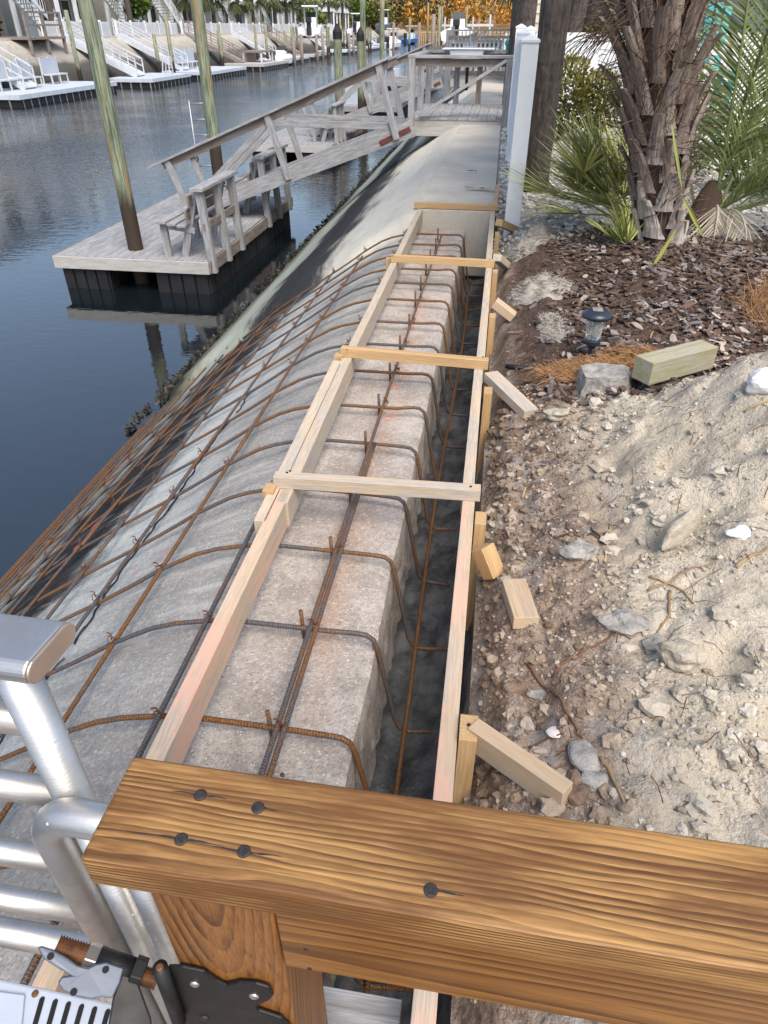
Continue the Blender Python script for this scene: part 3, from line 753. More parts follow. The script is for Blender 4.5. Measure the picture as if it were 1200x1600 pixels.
# ---------------------------------------------------------------- aluminium gate
ag = thing('aluminium_gate', (-.40, .35, -.8), 'silver aluminium tube gate at the lower left beside the wooden post', 'gate')
def T(pts, r, name, mat='alu', n=24, **k): return MB().tube(pts, r, n, **k).build(name, mat, ag, smooth=True)
TP = PY(35, 1070, .372)
# flat oval handrail with end plate
zt = .712
oc = P(72, 1003, zt)
def oval(w, h, n=28):
    o = []
    for k in range(n):
        t = 2 * PI * k / n; cx = (w / 2 - h / 2) * (1 if math.cos(t) > 0 else -1); o.append((cx + h / 2 * math.cos(t), h / 2 * math.sin(t)))
    return o
ov = oval(.066, .026); ax = Vector((-1, .02, 0)).normalized(); sdv = Vector((.10, 1, 0)).normalized()
oe = Vector((oc.x, oc.y, zt - .013))
def ext(sh, p0, p1, sd_, up_):
    b = MB(); n = len(sh); vs = [p + sd_ * a + up_ * c for p in (p0, p1) for a, c in sh]
    return b.add(vs, [(k, (k + 1) % n, n + (k + 1) % n, n + k) for k in range(n)] + [tuple(range(n - 1, -1, -1)), tuple(range(n, 2 * n))], None, .3)
hr = ext(ov, oe, oe + ax * 1.2, sdv, Vector((0, 0, 1))).build('handrail', 'alu', ag, bevel=.002)
ext([(a * .99, c * .95) for a, c in ov], oe - ax * .0030, oe - ax * .0004, sdv, Vector((0, 0, 1))).build('end_cap', 'alucap', hr, bevel=.0015)
T([(TP.x, TP.y, -.8), (TP.x, TP.y, zt - .014)], .0195, 'gate_post')
# hairpin loop
LT = .520; lx = -.402; ly = .330; r = .019
def arc(c, r0, a0, a1, n, f): return [f(c, r0, a) for a in lin(a0, a1, n)]
pts = [(-.18, ly - .006, LT - .0195)] + [(-.36 + 0, ly, LT - .0195)]
pts += [(-.362 - .040 * math.sin(a), ly, LT - .0195 - .040 + .040 * math.cos(a)) for a in lin(.15, PI / 2, 9)] + [(-.402, ly, .40), (-.402, ly, -.8)]
T(pts, .0185, 'hairpin_tube')
T([(-.366, ly + .012, LT - .045), (-.366, ly + .012, -.8)], .016, 'gate_picket')
T([(-.327, ly + .014, LT - .03), (-.327, ly + .014, -.8)], .0185, 'gate_picket')
for k, (py, rr) in enumerate(((1118, .0165), (1225, .016), (1330, .016), (1402, .016), (1455, .019))):
    p = PY(0, py, .372)
    T([(-1.1, .372, p.z), (TP.x - .012, .372, p.z)], rr, 'gate_rung')
# ---- hinge
gh_ = thing('gate_hinge', (-.25, .23, .42), 'black spring hinge with rusty threaded rod joining the gate to the wooden post', 'hinge')
def plate(pts2, Y, th, mat, name, shift=lambda p: p, bev=.0012):
    b = MB(); n = len(pts2); ps = [PY(px, py, Y) for px, py in pts2]
    vs = ps + [p + Vector((0, th, 0)) for p in ps]
    return b.add(vs, [tuple(range(n - 1, -1, -1)), tuple(range(n, 2 * n))] + [(k, (k + 1) % n, n + (k + 1) % n, n + k) for k in range(n)], None, .4).build(name, mat, gh_, bevel=bev)
plate([(262, 1512), (285, 1512), (318, 1519), (338, 1534), (352, 1541), (372, 1536), (400, 1538), (420, 1544), (427, 1556), (420, 1564), (400, 1573), (404, 1580), (440, 1592), (470, 1625), (300, 1640), (285, 1598), (270, 1560)], .2300, .0035, 'black', 'post_leaf')
A = PY(250, 1512, .224); Bq = PY(280, 1595, .224)
MB().tube([A, Bq], .0068, 20).build('knuckle', 'black', gh_, smooth=True)
MB().lathe(A + Vector((0, 0, .0005)), [(.0030, 0), (.0034, .001), (.002, .002)], 14).build('pin', 'thread', gh_)
for px, py, m_ in ((304, 1537, 'screw'), (397, 1556, 'screw'), (320, 1590, 'nail')):
    p = PY(px, py, .2298); MB().lathe(p, [(.0050, -.001), (.0048, .0010), (.0030, .0022), (.0008, .0024)], 16, ax=(0, -1, 0)).build('screw_head', m_, gh_, smooth=True)
def PD(px, py, d):   # a point at a given distance along the sight line
    r_ = ray(px, py).normalized(); return CAM + r_ * d
# threaded adjuster rod, nut and barrel
D0 = .80
def rod(a, b_, r0, mat, name, thr=False, n=20, hexn=None):
    a = PD(*a, D0); b_ = PD(*b_, D0)
    if thr:
        pts = [a + (b_ - a) * t for t in lin(0, 1, 44)]; MB().tube(pts, [r0 * (1 if k % 4 < 2 else .86) for k in range(45)], n).build(name, mat, gh_)
    else: MB().tube([a, b_], r0, hexn or n).build(name, mat, gh_, smooth=hexn is None, bevel=.0008 if hexn else 0)
rod((88, 1479), (136, 1494), .0100, 'thread', 'threaded_rod', True)
rod((134, 1493), (152, 1499), .0125, 'screw', 'nut', hexn=6)
rod((152, 1499), (212, 1520), .0115, 'black', 'barrel')
rod((206, 1518), (224, 1524), .0150, 'black', 'nut', hexn=6)
rod((222, 1524), (246, 1532), .0085, 'thread', 'threaded_rod', True)
# wing-shaped gate leaf
def plate3(pts2, d0, th, mat, name):
    b = MB(); n = len(pts2); c0 = [PD(px, py, d0 + (py - 1500) * .0000) for px, py in pts2]; nr = (CAM - c0[0]).normalized()
    vs = c0 + [p - nr * th for p in c0]
    return b.add(vs, [tuple(range(n - 1, -1, -1)), tuple(range(n, 2 * n))] + [(k, (k + 1) % n, n + (k + 1) % n, n + k) for k in range(n)], None, .4).build(name, mat, gh_, bevel=.0015, seg=2)
plate3([(58, 1480), (66, 1478), (84, 1484), (106, 1496), (122, 1508), (138, 1512), (150, 1506), (166, 1503), (194, 1512), (188, 1535), (176, 1560), (160, 1558), (142, 1562), (120, 1558), (98, 1548), (90, 1536), (96, 1526), (110, 1524), (86, 1510), (68, 1498)], .785, .004, 'bluesteel', 'gate_leaf')
plate3([(194, 1511), (212, 1525), (225, 1560), (236, 1590), (240, 1625), (165, 1625), (176, 1560)], .79, .004, 'black', 'bracket')
for px, py in ((79, 1494), (165, 1515), (115, 1550)):
    p = PD(px, py, .784); MB().lathe(p, [(.0030, -.0006), (.0030, .0004)], 12, ax=(CAM - p)).build('screw_hole', 'hole', gh_)
# vented pale plastic box
vb = thing('vented_box', (-.4, .21, .3), 'pale blue-white vented plastic cover with slots in the bottom left corner', 'box')
def Q(px, py): return P(px, py, .36)
o0 = Q(-60, 1516); o1 = Q(205, 1572); o2 = Q(190, 1700); o3 = Q(-60, 1660)
b = MB(); top = [o0, o1, o2, o3]
b.add([*top] + [p - Vector((0, 0, .12)) for p in top], [(3, 2, 1, 0), (4, 5, 6, 7), (0, 1, 5, 4), (1, 2, 6, 5), (2, 3, 7, 6), (3, 0, 4, 7)], None, .2)
b.build('cover', 'plastic', vb, bevel=.003)
for k in range(6):
    x = 66 + k * 20.5
    a = Q(x, 1562 + k * 3.9) + Vector((0, 0, .0008)); c = Q(x - 14, 1612 + k * 3.9) + Vector((0, 0, .0008)); sdd = (c - a).cross(Vector((0, 0, 1))).normalized() * .0026
    vs = []
    for base, a0 in ((a, 0), (c, PI)):
        for t in lin(a0, a0 + PI, 5): vs.append(base + sdd * math.cos(t) - (c - a).normalized() * .0026 * math.sin(t))
    MB().add(vs, [tuple(range(len(vs)))], None, 0).build('slot', 'hole', vb)
p = Q(55, 1553); MB().lathe(p, [(.0034, -.001), (.0034, .0009), (.0015, .0016)], 12).build('screw_head', 'thread', vb)
a0 = Q(-50, 1545) + Vector((0, 0, .0035)); a1 = Q(40, 1556) + Vector((0, 0, .0035)); a2 = Q(28, 1680) + Vector((0, 0, .0035)); a3 = Q(-60, 1660) + Vector((0, 0, .0035))
b = MB(); b.add([a0, a1, a2, a3] + [q - Vector((0, 0, .0034)) for q in (a0, a1, a2, a3)], [(3, 2, 1, 0), (0, 1, 5, 4), (1, 2, 6, 5)], None, .1); b.build('panel', 'plastic', vb, bevel=.001)

# ---------------------------------------------------------------- floating docks with benches
def add_dock(x0, x1, y0, y1, label, group, fine=True):
    t = thing('floating_dock', ((x0 + x1) / 2, (y0 + y1) / 2, WZ), label, 'dock', group)
    b = MB(); n = int((x1 - x0 - .05) / .142); w_ = (x1 - x0 - .05) / n
    for i in range(n):
        x = x0 + .025 + i * w_; b.box(x + .003, x + w_ - .003, y0 + .02, y1 - .02, WZ + .415, WZ + .450 + U(0, .002))
    b.build('deck', 'grey', t)
    for y in (y0, y1): MB().box(x0, x1, y - .018, y + .018, WZ + .285, WZ + .445).build('fascia', 'pale', t, bevel=.004)
    for x in (x0, x1): MB().box(x - .018, x + .018, y0 + .02, y1 - .02, WZ + .285, WZ + .443).build('fascia', 'greyd', t, bevel=.004)
    ny = 4
    for k in range(ny):
        for xa, xb in ((x0 + .06, x0 + .72), (x1 - .80, x1 - .05)):
            b = MB(); ya = y0 + .06 + k * (y1 - y0 - .1) / ny; yb = ya + (y1 - y0 - .1) / ny - .06
            nx_ = 4
            for i in range(nx_):
                xx = xa + i * (xb - xa) / nx_; b.box(xx + .012, xx + (xb - xa) / nx_ - .012, ya - .02, yb + .02, WZ - .25, WZ + .285)
            ns = 5
            for i in range(ns):
                q = ya + i * (yb - ya) / ns; b.box(xa - .015, xb + .015, q + .018, q + (yb - ya) / ns - .018, WZ - .25, WZ + .283)
            b.build('float', 'float', t, bevel=.006)
    return t
add_dock(-5.93, -3.70, 8.86, 13.2, 'weathered wooden floating dock on black floats nearest the seawall, with two benches', None)
add_dock(-6.6, -4.35, 19.7, 24.3, 'second grey floating dock beyond the ramp, half hidden by its railing', None)
def add_bench(y0, y1, label, xr=-3.70):
    z0 = WZ + .45
    t = thing('dock_bench', (xr - .3, (y0 + y1) / 2, z0), label, 'bench', 'benches on the floating docks')
    def bb(p0, p1, w, h, nm, mt='grey', up=(0, 0, 1)): MB().beam(p0, p1, w, h, up).build(nm, mt, t, bevel=.003)
    yl = lin(y0 + .05, y1 - .05, 2)
    for y in yl: bb((xr + .025, y, z0 - .17), (xr - .03, y, z0 + .85), .095, .085, 'rail_post', up=(0, 1, 0))
    bb((xr - .03, y0 - .05, z0 + .872), (xr - .03, y1 + .05, z0 + .872), .17, .038, 'cap')
    for y in (y0 + .12, y1 - .12):
        bb((xr - .62, y, z0), (xr - .62, y, z0 + .44), .09, .06, 'leg', up=(0, 1, 0))
        bb((xr - .40, y + .04, z0), (xr - .14, y + .04, z0 + .84), .10, .05, 'leg', up=(0, 1, 0))
        bb((xr - .66, y + .02, z0 + .40), (xr - .2, y + .02, z0 + .34), .04, .07, 'seat_support')
    for k in range(3): bb((xr - .60 + k * .135, y0, z0 + .455 - k * .018), (xr - .60 + k * .135, y1, z0 + .455 - k * .018), .125, .03, 'seat_slat')
    for k in range(2): bb((xr - .24 + k * .055, y0, z0 + .56 + k * .17), (xr - .24 + k * .055, y1, z0 + .56 + k * .17), .028, .13, 'back_slat', 'greyd')
    bb((xr - .01, y0, z0 + .42), (xr - .01, y1, z0 + .42), .035, .09, 'back_rail', 'greyd')
add_bench(8.92, 10.2, 'weathered wooden bench on the near corner of the closest floating dock')
add_bench(11.55, 12.95, 'weathered wooden bench beyond the ramp foot on the closest floating dock')
add_bench(20.3, 21.4, 'small wooden bench on the second floating dock', -4.35)
lt = thing('swim_ladder', (-5.95, 14.5, -1.4), 'thin metal swim ladder standing up beside the second piling', 'ladder')
for dx in (0, .42): MB().tube([(-5.97 + dx, 14.5 + dx * .3, -1.9), (-5.97 + dx, 14.5 + dx * .3, .0)], .016, 8).build('side_rail', 'galv', lt, smooth=True)
for k in range(6): MB().tube([(-5.97, 14.5, -1.4 + k * .27), (-5.55, 14.626, -1.4 + k * .27)], .013, 8).build('rung', 'galv', lt, smooth=True)
b = MB(); b.tube([(-5.95, 14.48, -1.05), (-5.90, 14.4, -.98), (-6.0, 14.4, -.85)], .012, 6); b.build('rope', 'black', lt)

def add_piling(x, y, r, top, label, capn=True, tilt=(0, 0), group='round timber pilings in the near water'):
    t = thing('piling', (x, y, WZ), label, 'piling', group)
    b = MB(); pts = [(x + tilt[0] * (z - WZ), y + tilt[1] * (z - WZ), z) for z in lin(-2.6, top, 14)]
    b.tube(pts, [r * (1.08 - .012 * k + .03 * (R() - .5)) for k in range(15)], 18); b.build('post', 'piling', t, smooth=True)
    if capn:
        q = pts[-1]; MB().lathe((q[0], q[1], top - .16), [(r * 1.04, 0), (r * 1.05, .17), (r * .5, .30), (.01, .36)], 18).build('cap', 'float', t)
    return t
add_piling(-4.93, 9.32, .098, 2.4, 'tall green stained piling through the near end of the closest floating dock', True)
add_piling(-5.60, 14.6, .115, 3.0, 'tall green stained piling just past the far end of the closest floating dock', True)
for px, pt, Y, r, lb in ((527, 50, 23.6, .13, 'green piling with a black cap left of the second floating dock'),
                         (563, 54, 25.5, .12, 'green piling with a black cap right of the second floating dock'),
                         (597, 0, 42, .13, 'pale piling standing alone beyond the second floating dock')):
    q = PY(px, pt, Y); add_piling(q.x, Y, r, q.z, lb, px != 597)
q = PY(563, 0, 25.9); add_piling(q.x, 26.3, .10, 2.0, 'yellowish taller piling just behind the right black-capped piling', False)

# ---------------------------------------------------------------- ramps and platforms
def add_ramp(dx, dy, label, fine):
    t = thing('gangway', (-3.2 + dx, 11.7 + dy, -.6), label, 'ramp', 'wooden ramps down to the floating docks')
    def bb(p0, p1, w, h, nm, mt='grey', up=(0, 0, 1)):
        MB().beam((p0[0] + dx, p0[1] + dy, p0[2]), (p1[0] + dx, p1[1] + dy, p1[2]), w, h, up).build(nm, mt, t, bevel=.004 if fine else 0)
    sl = .345
    def zs(x): return .03 + (x + 1.32) * sl      # top of the stringer
    for y in (11.28, 12.16):
        bb((-1.25, y, zs(-1.25) - .105), (-5.05, y, zs(-5.05) - .105), .05, .215, 'stringer')
        bb((-1.30, y - .03, -.06), (-1.75, y - .03, zs(-1.75) - .14), .02, .07, 'hinge_plate', 'rustp') if y < 12 else None
    b = MB(); x = -1.4
    while x > -5.0:
        b.beam((x + dx, 11.31 + dy, zs(x) - .02), (x + dx, 12.13 + dy, zs(x) - .02), .13, .03, up=(-sl, 0, 1)); x -= .142
    b.build('deck', 'grey', t)
    def zr(x): return .715 + (x + 1.8) * .382
    for y in (11.24, 12.20):
        for xb in (-1.50, -3.18, -4.86):
            xt = xb - .27; bb((xb, y, zs(xb) - .17), (xt, y, zr(xt)), .095, .045, 'rail_post', up=(0, 1, 0))
        o = .045 if y < 12 else -.045
        bb((-1.62, y + o, zr(-1.62) - .05), (-5.22, y + o, zr(-5.22) - .05), .042, .092, 'hand_rail', 'greyd')
        bb((-1.60, y + o * .5, zr(-1.60) + .017), (-5.45, y + o * .5, zr(-5.45) + .017), .15, .034, 'rail_cap')
        bb((-3.42, y + o, zr(-3.42) - .09), (-4.78, y + o, zs(-4.80) + .05), .040, .09, 'diagonal')
        bb((-3.42, y + o, zr(-3.42) - .12), (-1.50, y + o, zs(-1.6) + .03), .040, .09, 'diagonal')
    return t
add_ramp(0, 0, 'weathered wooden ramp with truss rails descending to the closest floating dock', True)
add_ramp(-.4, 10.2, 'second wooden ramp beyond the platform leading to the second floating dock', False)
def add_platform(y0, y1, label, sink, dx=0):
    t = thing('platform', (-.63 + dx, (y0 + y1) / 2, 0), label, 'platform', 'wooden platforms over the seawall')
    def bb(p0, p1, w, h, nm, mt='grey', up=(0, 0, 1)):
        MB().beam((p0[0] + dx, p0[1], p0[2]), (p1[0] + dx, p1[1], p1[2]), w, h, up).build(nm, mt, t, bevel=.004)
    b = MB(); x = -1.33
    while x < .05:
        b.box(x + .003 + dx, x + .137 + dx, y0 - .03, y1, .045, .080 + U(0, .002)); x += .14
    b.build('deck', 'grey', t)
    bb((-1.34, y0, -.06), (.07, y0, -.06), .04, .205, 'fascia', 'pale'); bb((-1.32, y0 + .02, -.06), (-1.32, y1, -.06), .04, .2, 'fascia', 'grey')
    for x, y, zb in ((-1.30, y0 - .06, -.19), (.045, y0 - .05, -.05), (-1.28, y0 + 1.0, .08), (-1.28, y1, -.2), (-.80, y1, .08), (.03, y1, .08), (-.42, y1 - .1, -.05)):
        bb((x, y, zb), (x, y, .79), .09, .09, 'rail_post', 'greyd' if x == .03 or x == -.42 else 'grey', up=(0, 1, 0))
    bb((-1.36, y0 - .02, .815), (.09, y0 - .02, .815), .14, .038, 'rail_cap'); bb((-1.26, y0 - .01, .745), (.0, y0 - .01, .745), .038, .09, 'hand_rail', 'greyd')
    bb((-1.34, y1 - .03, .82), (.09, y1 - .03, .82), .14, .038, 'rail_cap'); bb((-1.26, y1, .75), (.0, y1, .75), .038, .09, 'hand_rail', 'greyd')
    bb((-1.31, y0 + .05, .815), (-1.31, y1 - .05, .815), .14, .036, 'rail_cap')
    bb((-1.16, y0 - .06, .12), (-.0, y0 - .06, .775), .04, .14, 'diagonal', up=(0, 1, 0))
    if sink:
        s = thing('cleaning_sink', (-.62, y1 - .45, .8), 'white basin of a fish cleaning sink hung under the platform counter', 'sink')
        b = MB(); b.beam((-1.02, y1 - .35, .868), (-.20, y1 - .35, .868), .46, .016); b.build('counter', 'white', s, bevel=.004)
        b = MB(); b.add([(-.92, y1 - .55, .858), (-.36, y1 - .55, .858), (-.36, y1 - .15, .858), (-.92, y1 - .15, .858), (-.86, y1 - .50, .62), (-.42, y1 - .50, .62), (-.42, y1 - .2, .62), (-.86, y1 - .2, .62)],
                        [(0, 1, 5, 4), (1, 2, 6, 5), (2, 3, 7, 6), (3, 0, 4, 7), (7, 4, 5, 6), (0, 3, 2, 1)], None, .1); b.build('basin', 'gel', s, bevel=.03)
        MB().tube([(-.62, y1 - .33, .62), (-.62, y1 - .33, .45), (-.62, y1 - .2, .3)], .025, 8).build('drain_pipe', 'black', s)
        b = MB(); b.box(-.70, -.50, y1 - .20, y1 - .12, .876, .90); b.tube([(-.60, y1 - .16, .90), (-.60, y1 - .16, 1.02), (-.60, y1 - .26, 1.05), (-.60, y1 - .3, 1.0)], .014, 8); b.tube([(-.67, y1 - .16, .90), (-.67, y1 - .16, .95)], .014, 8); b.tube([(-.53, y1 - .16, .90), (-.53, y1 - .16, .95)], .014, 8)
        b.build('faucet', 'galv', s)
add_platform(11.38, 13.6, 'weathered wooden platform with railing bridging the seawall at the ramp head', True)
add_platform(21.6, 24.0, 'second wooden platform farther along the seawall', False, -.2)
# rail fences farther along on the right of the wall
def add_rail(x0, x1, y, zt, lb, mt, nb, cap='greyd'):
    t = thing('deck_fence', ((x0 + x1) / 2, y, 0), lb, 'railing', 'deck railings farther along the wall')
    MB().beam((x0, y, zt), (x1, y, zt), .14, .05).build('cap', cap, t); MB().beam((x0, y, zt - .62), (x1, y, zt - .62), .05, .09).build('bottom_rail', 'greyd', t)
    b = MB()
    for k in range(nb): x = x0 + (x1 - x0) * (k + .5) / nb; b.box(x - .02, x + .02, y - .02, y + .02, zt - .62, zt - .03)
    b.build('balusters', mt, t)
    for x in (x0, x1): MB().box(x - .06, x + .06, y - .06, y + .06, -.1, zt + .12).build('post', 'grey', t)
add_rail(-1.2, .2, 17.0, .98, 'dark topped baluster railing right behind the sink platform', 'whitew', 16)
add_rail(-2.0, 1.0, 30.0, 1.05, 'pale baluster railing far along the seawall', 'whitew', 22, 'pale')
t = thing('rubbish_bin', (.18, 16.5, 0), 'teal bin beside the dark topped railing', 'bin')
MB().lathe((.20, 16.4, 0), [(.20, 0), (.24, .85), (.26, .87)], 16).build('body', 'teal', t); MB().lathe((.20, 16.4, .875), [(.27, 0), (.25, .06), (.05, .10)], 16).build('lid', 'teal', t)
# leaf sheaths and debris on the cap
for px, py, lb, s_ in ((745, 297, 'curled pale pink dead palm sheath lying on the smooth cap', .1), (737, 270, 'small brown curled leaf on the smooth cap', .045), (765, 299, 'dry pinkish leaf scrap at the right edge of the cap', .07)):
    p = P(px, py, .0); b = MB(); n = 10; vs = []
    for i in range(n + 1):
        for j in range(4):
            t_ = i / n - .5; wv = math.sin(PI * (i / n)) * .35 + .05
            vs.append(p + Vector((t_ * s_ * 2.2, (j / 3 - .5) * s_ * wv * 1.6 + .2 * t_ * s_, .006 + s_ * .25 * abs(j / 3 - .5) ** 1.2 + .15 * s_ * noise.noise(Vector((i * .5, j, px))) + .01)))
    b.add(vs, [(i * 4 + j, i * 4 + j + 1, i * 4 + j + 5, i * 4 + j + 4) for i in range(n) for j in range(3)], None, .9); tag(b.build('dead_leaf', 'frondd' if s_ > .05 else 'droot', loc=p), lb, 'leaf')

# ---------------------------------------------------------------- things on the dirt
def place(px, py, dz=0): return G(px, py, dz)
def block(name, p, L_, w_, h_, yaw, pitch, mat, label, cat, roll=0):
    t = MB(); d = Vector((math.cos(yaw) * math.cos(pitch), math.sin(yaw) * math.cos(pitch), math.sin(pitch)))
    up = Vector((0, 0, 1)); sd_ = up.cross(d).normalized(); up = (up * math.cos(roll) + sd_ * math.sin(roll))
    t.beam(p - d * L_ / 2, p + d * L_ / 2, w_, h_, up, bo=(3, .01, .05)); return tag(t.build(name, mat, loc=p, bevel=.002), label, cat)
p = place(810, 950); block('wood_offcut', p + Vector((0, 0, .018)), .165, .062, .036, math.radians(100), -.12, 'form', 'short pale wood offcut lying on the dirt between two braces', 'wood block')
pA = Vector((.560, 2.375, .16)); pB = Vector((.865, 2.60, .16))
block('treated_timber', (pA + pB) / 2 + Vector((0, .015, -.018)), .33, .085, .085, math.atan2(pB.y - pA.y, pB.x - pA.x), 0, 'green', 'green treated square timber lying behind the sand pile', 'timber')
def stone(name, px, py, r, sq, mat, label, cat='stone', rot=0, amp=.25, sub=3, sink=.3, dz=0):
    p = place(px, py); b = MB(); b.rock(p + Vector((0, 0, r * sq[2] * (1 - 2 * sink) + dz)), r, sub, amp, sq, None, rot)
    return tag(b.build(name, mat, loc=p), label, cat)
# broken concrete chunk: flat-topped angular block
p = place(945, 612); b = MB()
tp = [(q[0] * .78, q[1] * .78) for q in [(-.115, .085), (.02, .12), (.115, .075), (.125, -.02), (.03, -.085), (-.10, -.06)]]; bt = [(x * 1.12, y * 1.12 - .012) for x, y in tp]
vs = [p + Vector((x, y + .05, .055 + .01 * (R() - .5))) for x, y in tp] + [p + Vector((x, y + .05, -.04)) for x, y in bt]
b.add(vs, [tuple(range(5, -1, -1))[::-1]] + [(k, k + 6, (k + 1) % 6 + 6, (k + 1) % 6) for k in range(6)], None, .2)
o = b.build('concrete_chunk', 'stone', loc=p); tag(o, 'broken grey concrete chunk beside the green timber', 'concrete chunk')
md = o.modifiers.new('sub', 'SUBSURF'); md.subdivision_type = 'SIMPLE'; md.levels = md.render_levels = 4
tx = bpy.data.textures.new('rough', 'CLOUDS'); tx.noise_scale = .05; dm = o.modifiers.new('rough', 'DISPLACE'); dm.texture = tx; dm.strength = .025; dm.texture_coords = 'LOCAL'
stone('white_chunk', 1198, 606, .055, (1.2, .7, .7), 'chalk', 'smooth white chunk on top of the sand pile at the right edge', 'stone', .2, .15)
stone('stone', 903, 866, .040, (1.2, .8, .55), 'stone', 'grey stone among roots below the braces, left of the sand pile', rot=.3)
stone('stone', 1062, 835, .062, (1.35, .38, .75), 'clod', 'angular brown-edged slab sticking out of the sand pile', rot=.9, amp=.15)
stone('shell', 869, 1147, .018, (1.2, .8, .4), 'shell', 'pinkish white shell lying on the dirt near the front brace', 'shell', .2, .1, 3, .15)
stone('sand_clod', 1062, 1030, .040, (1.2, .8, .7), 'clod', 'rounded pale sand clod at the middle of the sandy slope', rot=-.3)
stone('stone', 1158, 835, .024, (1.3, .9, .5), 'chalk', 'small pale stone high on the sand pile', rot=.1)
stone('stone', 912, 1190, .034, (.8, 1.3, .45), 'stone', 'flat grey stone above the end of the front brace', rot=.3, amp=.12)
stone('stone', 928, 1222, .026, (1.1, .8, .5), 'stone', 'small grey stone touching the flat stone by the front brace', rot=.1, amp=.15)
stone('clod', 898, 1240, .032, (1.1, .9, .7), 'brownstone', 'lumpy brown clod beside the front brace', 'clod', rot=.8, amp=.4)
stone('clod', 800, 793, .020, (1.1, .9, .7), 'brownstone', 'small reddish brown clod level with the second cross piece', 'clod', rot=.8, amp=.3)
stone('stone', 806, 1077, .022, (1.2, .8, .5), 'brownstone', 'tan flattish stone in the brown dirt above the front brace', rot=.2)
stone('stone', 870, 650, .040, (1.0, .8, .5), 'clod', 'pale dusty clod right of the third brace', rot=.2)
stone('stone', 790, 668, .022, (1.1, .8, .6), 'brownstone', 'brown rounded stone just below the third brace', rot=.2)
stone('stone', 975, 978, .040, (1.4, .8, .5), 'stone', 'grey half buried stone where the long root ends', rot=-.1, amp=.3)
stone('stone', 1018, 1010, .030, (1.1, .9, .5), 'stone', 'grey stone left of the rounded sand clod', rot=.4, amp=.3)
stone('stone', 845, 1090, .020, (1.3, .8, .5), 'stone', 'small grey stone right of the tan one', rot=-.2)
stone('stone', 1135, 962, .026, (1.3, .8, .5), 'clod', 'small sandy lump on the right side of the slope', rot=-.2, amp=.35)

def root(pts, r, label, mat='root', off=.004, name='root', taper=.4):
    P_ = [place(*q) for q in pts]; out = []
    for a, c in zip(P_, P_[1:]):
        for k in range(6): out.append(a.lerp(c, k / 6))
    out.append(P_[-1]); out = [Vector((q.x + .004 * noise.noise(q * 30), q.y + .004 * noise.noise(q * 30 + Vector((5, 5, 5))), gh(q.x, q.y) + off + .004 * noise.noise(q * 20))) for q in out]
    n = len(out); b = MB(); b.tube(out, [r * (1 - (1 - taper) * k / n) * (1 + .25 * (R() - .5)) for k in range(n)], 7)
    return tag(b.build(name, mat, loc=out[0], smooth=True), label, 'root', 'roots and sticks on the dirt')
root([(860, 1060), (905, 1030), (950, 1000), (996, 978)], .0038, 'long straight brown root rising toward the half buried stone', 'droot')
root([(825, 1045), (860, 1080), (885, 1120), (905, 1150), (925, 1180)], .0045, 'knobbly brown root running down from the tan stone', 'droot')
root([(940, 1185), (958, 1225), (975, 1262)], .005, 'dark split root near the end of the front brace', 'root')
root([(1010, 925), (1040, 915), (1070, 895), (1121, 879)], .0035, 'thin pale root on the lower slope of the sand pile')
root([(1015, 903), (1045, 915), (1065, 925), (1083, 946)], .0042, 'curved tan root crossing the slope below the pale root')
root([(1048, 925), (1045, 965), (1025, 992)], .0038, 'tan root hanging down from the curved one')
root([(1148, 888), (1175, 872), (1205, 862)], .0045, 'orange brown stick at the right edge of the sand pile')
root([(1163, 645), (1185, 634), (1206, 624)], .0042, 'short tan stick just below the white chunk')
root([(816, 782), (826, 752), (834, 731)], .0032, 'short tan stick upright beside the second brace')
root([(945, 880), (950, 850), (952, 820)], .0036, 'tan root end pointing up beside the grey stone')
root([(845, 830), (870, 845), (900, 838), (935, 845), (948, 832)], .0030, 'dark red curling root above the grey stone', 'droot')
root([(880, 670), (905, 655), (950, 632)], .0026, 'thin dark twig at the foot of the sand pile', 'droot')
root([(1085, 1252), (1060, 1272), (1050, 1268)], .003, 'dark twig by the railing', 'droot')
root([(780, 690), (800, 672), (838, 668)], .0028, 'dark root beside the brown rounded stone', 'droot')
root([(1020, 520), (1010, 545), (985, 555), (960, 560), (945, 575)], .004, 'pale curly root above the green timber')
root([(1120, 430), (1160, 460), (1180, 480)], .004, 'thin grey twig on the mulch below the palm', 'root')
root([(735 + 90, 1170), (850, 1160), (880, 1150)], .0028, 'thin red-brown root left of the shell', 'droot')

p = place(800, 577); b = MB(); b.tube([p + Vector((-.03, .0, .012)), p + Vector((.07, -.01, .012))], .010, 12); tag(b.build('pipe_stub', 'black', loc=p, smooth=True), 'short black pipe stub in the dirt above the third brace', 'pipe')
# crumbs of soil and shell grit over the dirt
b = MB()
for i in range(26000):
    x = .05 + 1.7 * R() ** 1.1; y = U(.45, 2.6)
    if noise.noise(Vector((x * 4, y * 4, 2))) + (.35 if x < .35 else .0) + U(-.3, .3) < .05: continue
    if mound(x, y) > .14 and R() < .5: continue
    r = .0012 + .0045 * R() ** 3 + (.006 * R() ** 6 if mound(x, y) < .14 else 0); b.rock((x, y, gh(x, y) + r * .2), r, 1, .35, (1, 1, .75), R())
tag(b.build('soil_crumbs', 'crumb'), 'small crumbs of sand, soil and shell grit scattered over the dirt', 'soil crumbs', None, 'stuff')
b = MB()
for i in range(1100):
    x = .07 + .75 * R() ** 1.5; y = U(.55, 2.5)
    if noise.noise(Vector((x * 5, y * 5, 12))) < -.05 and R() < .85: continue
    if mound(x, y) > .10 and R() < .82: continue
    r = .006 + .010 * R() ** 2 + .014 * R() ** 7; b.rock((x, y, gh(x, y) + r * .15), r, 2, .45, (1.1, .9, .65), R() * .9, U(0, 3))
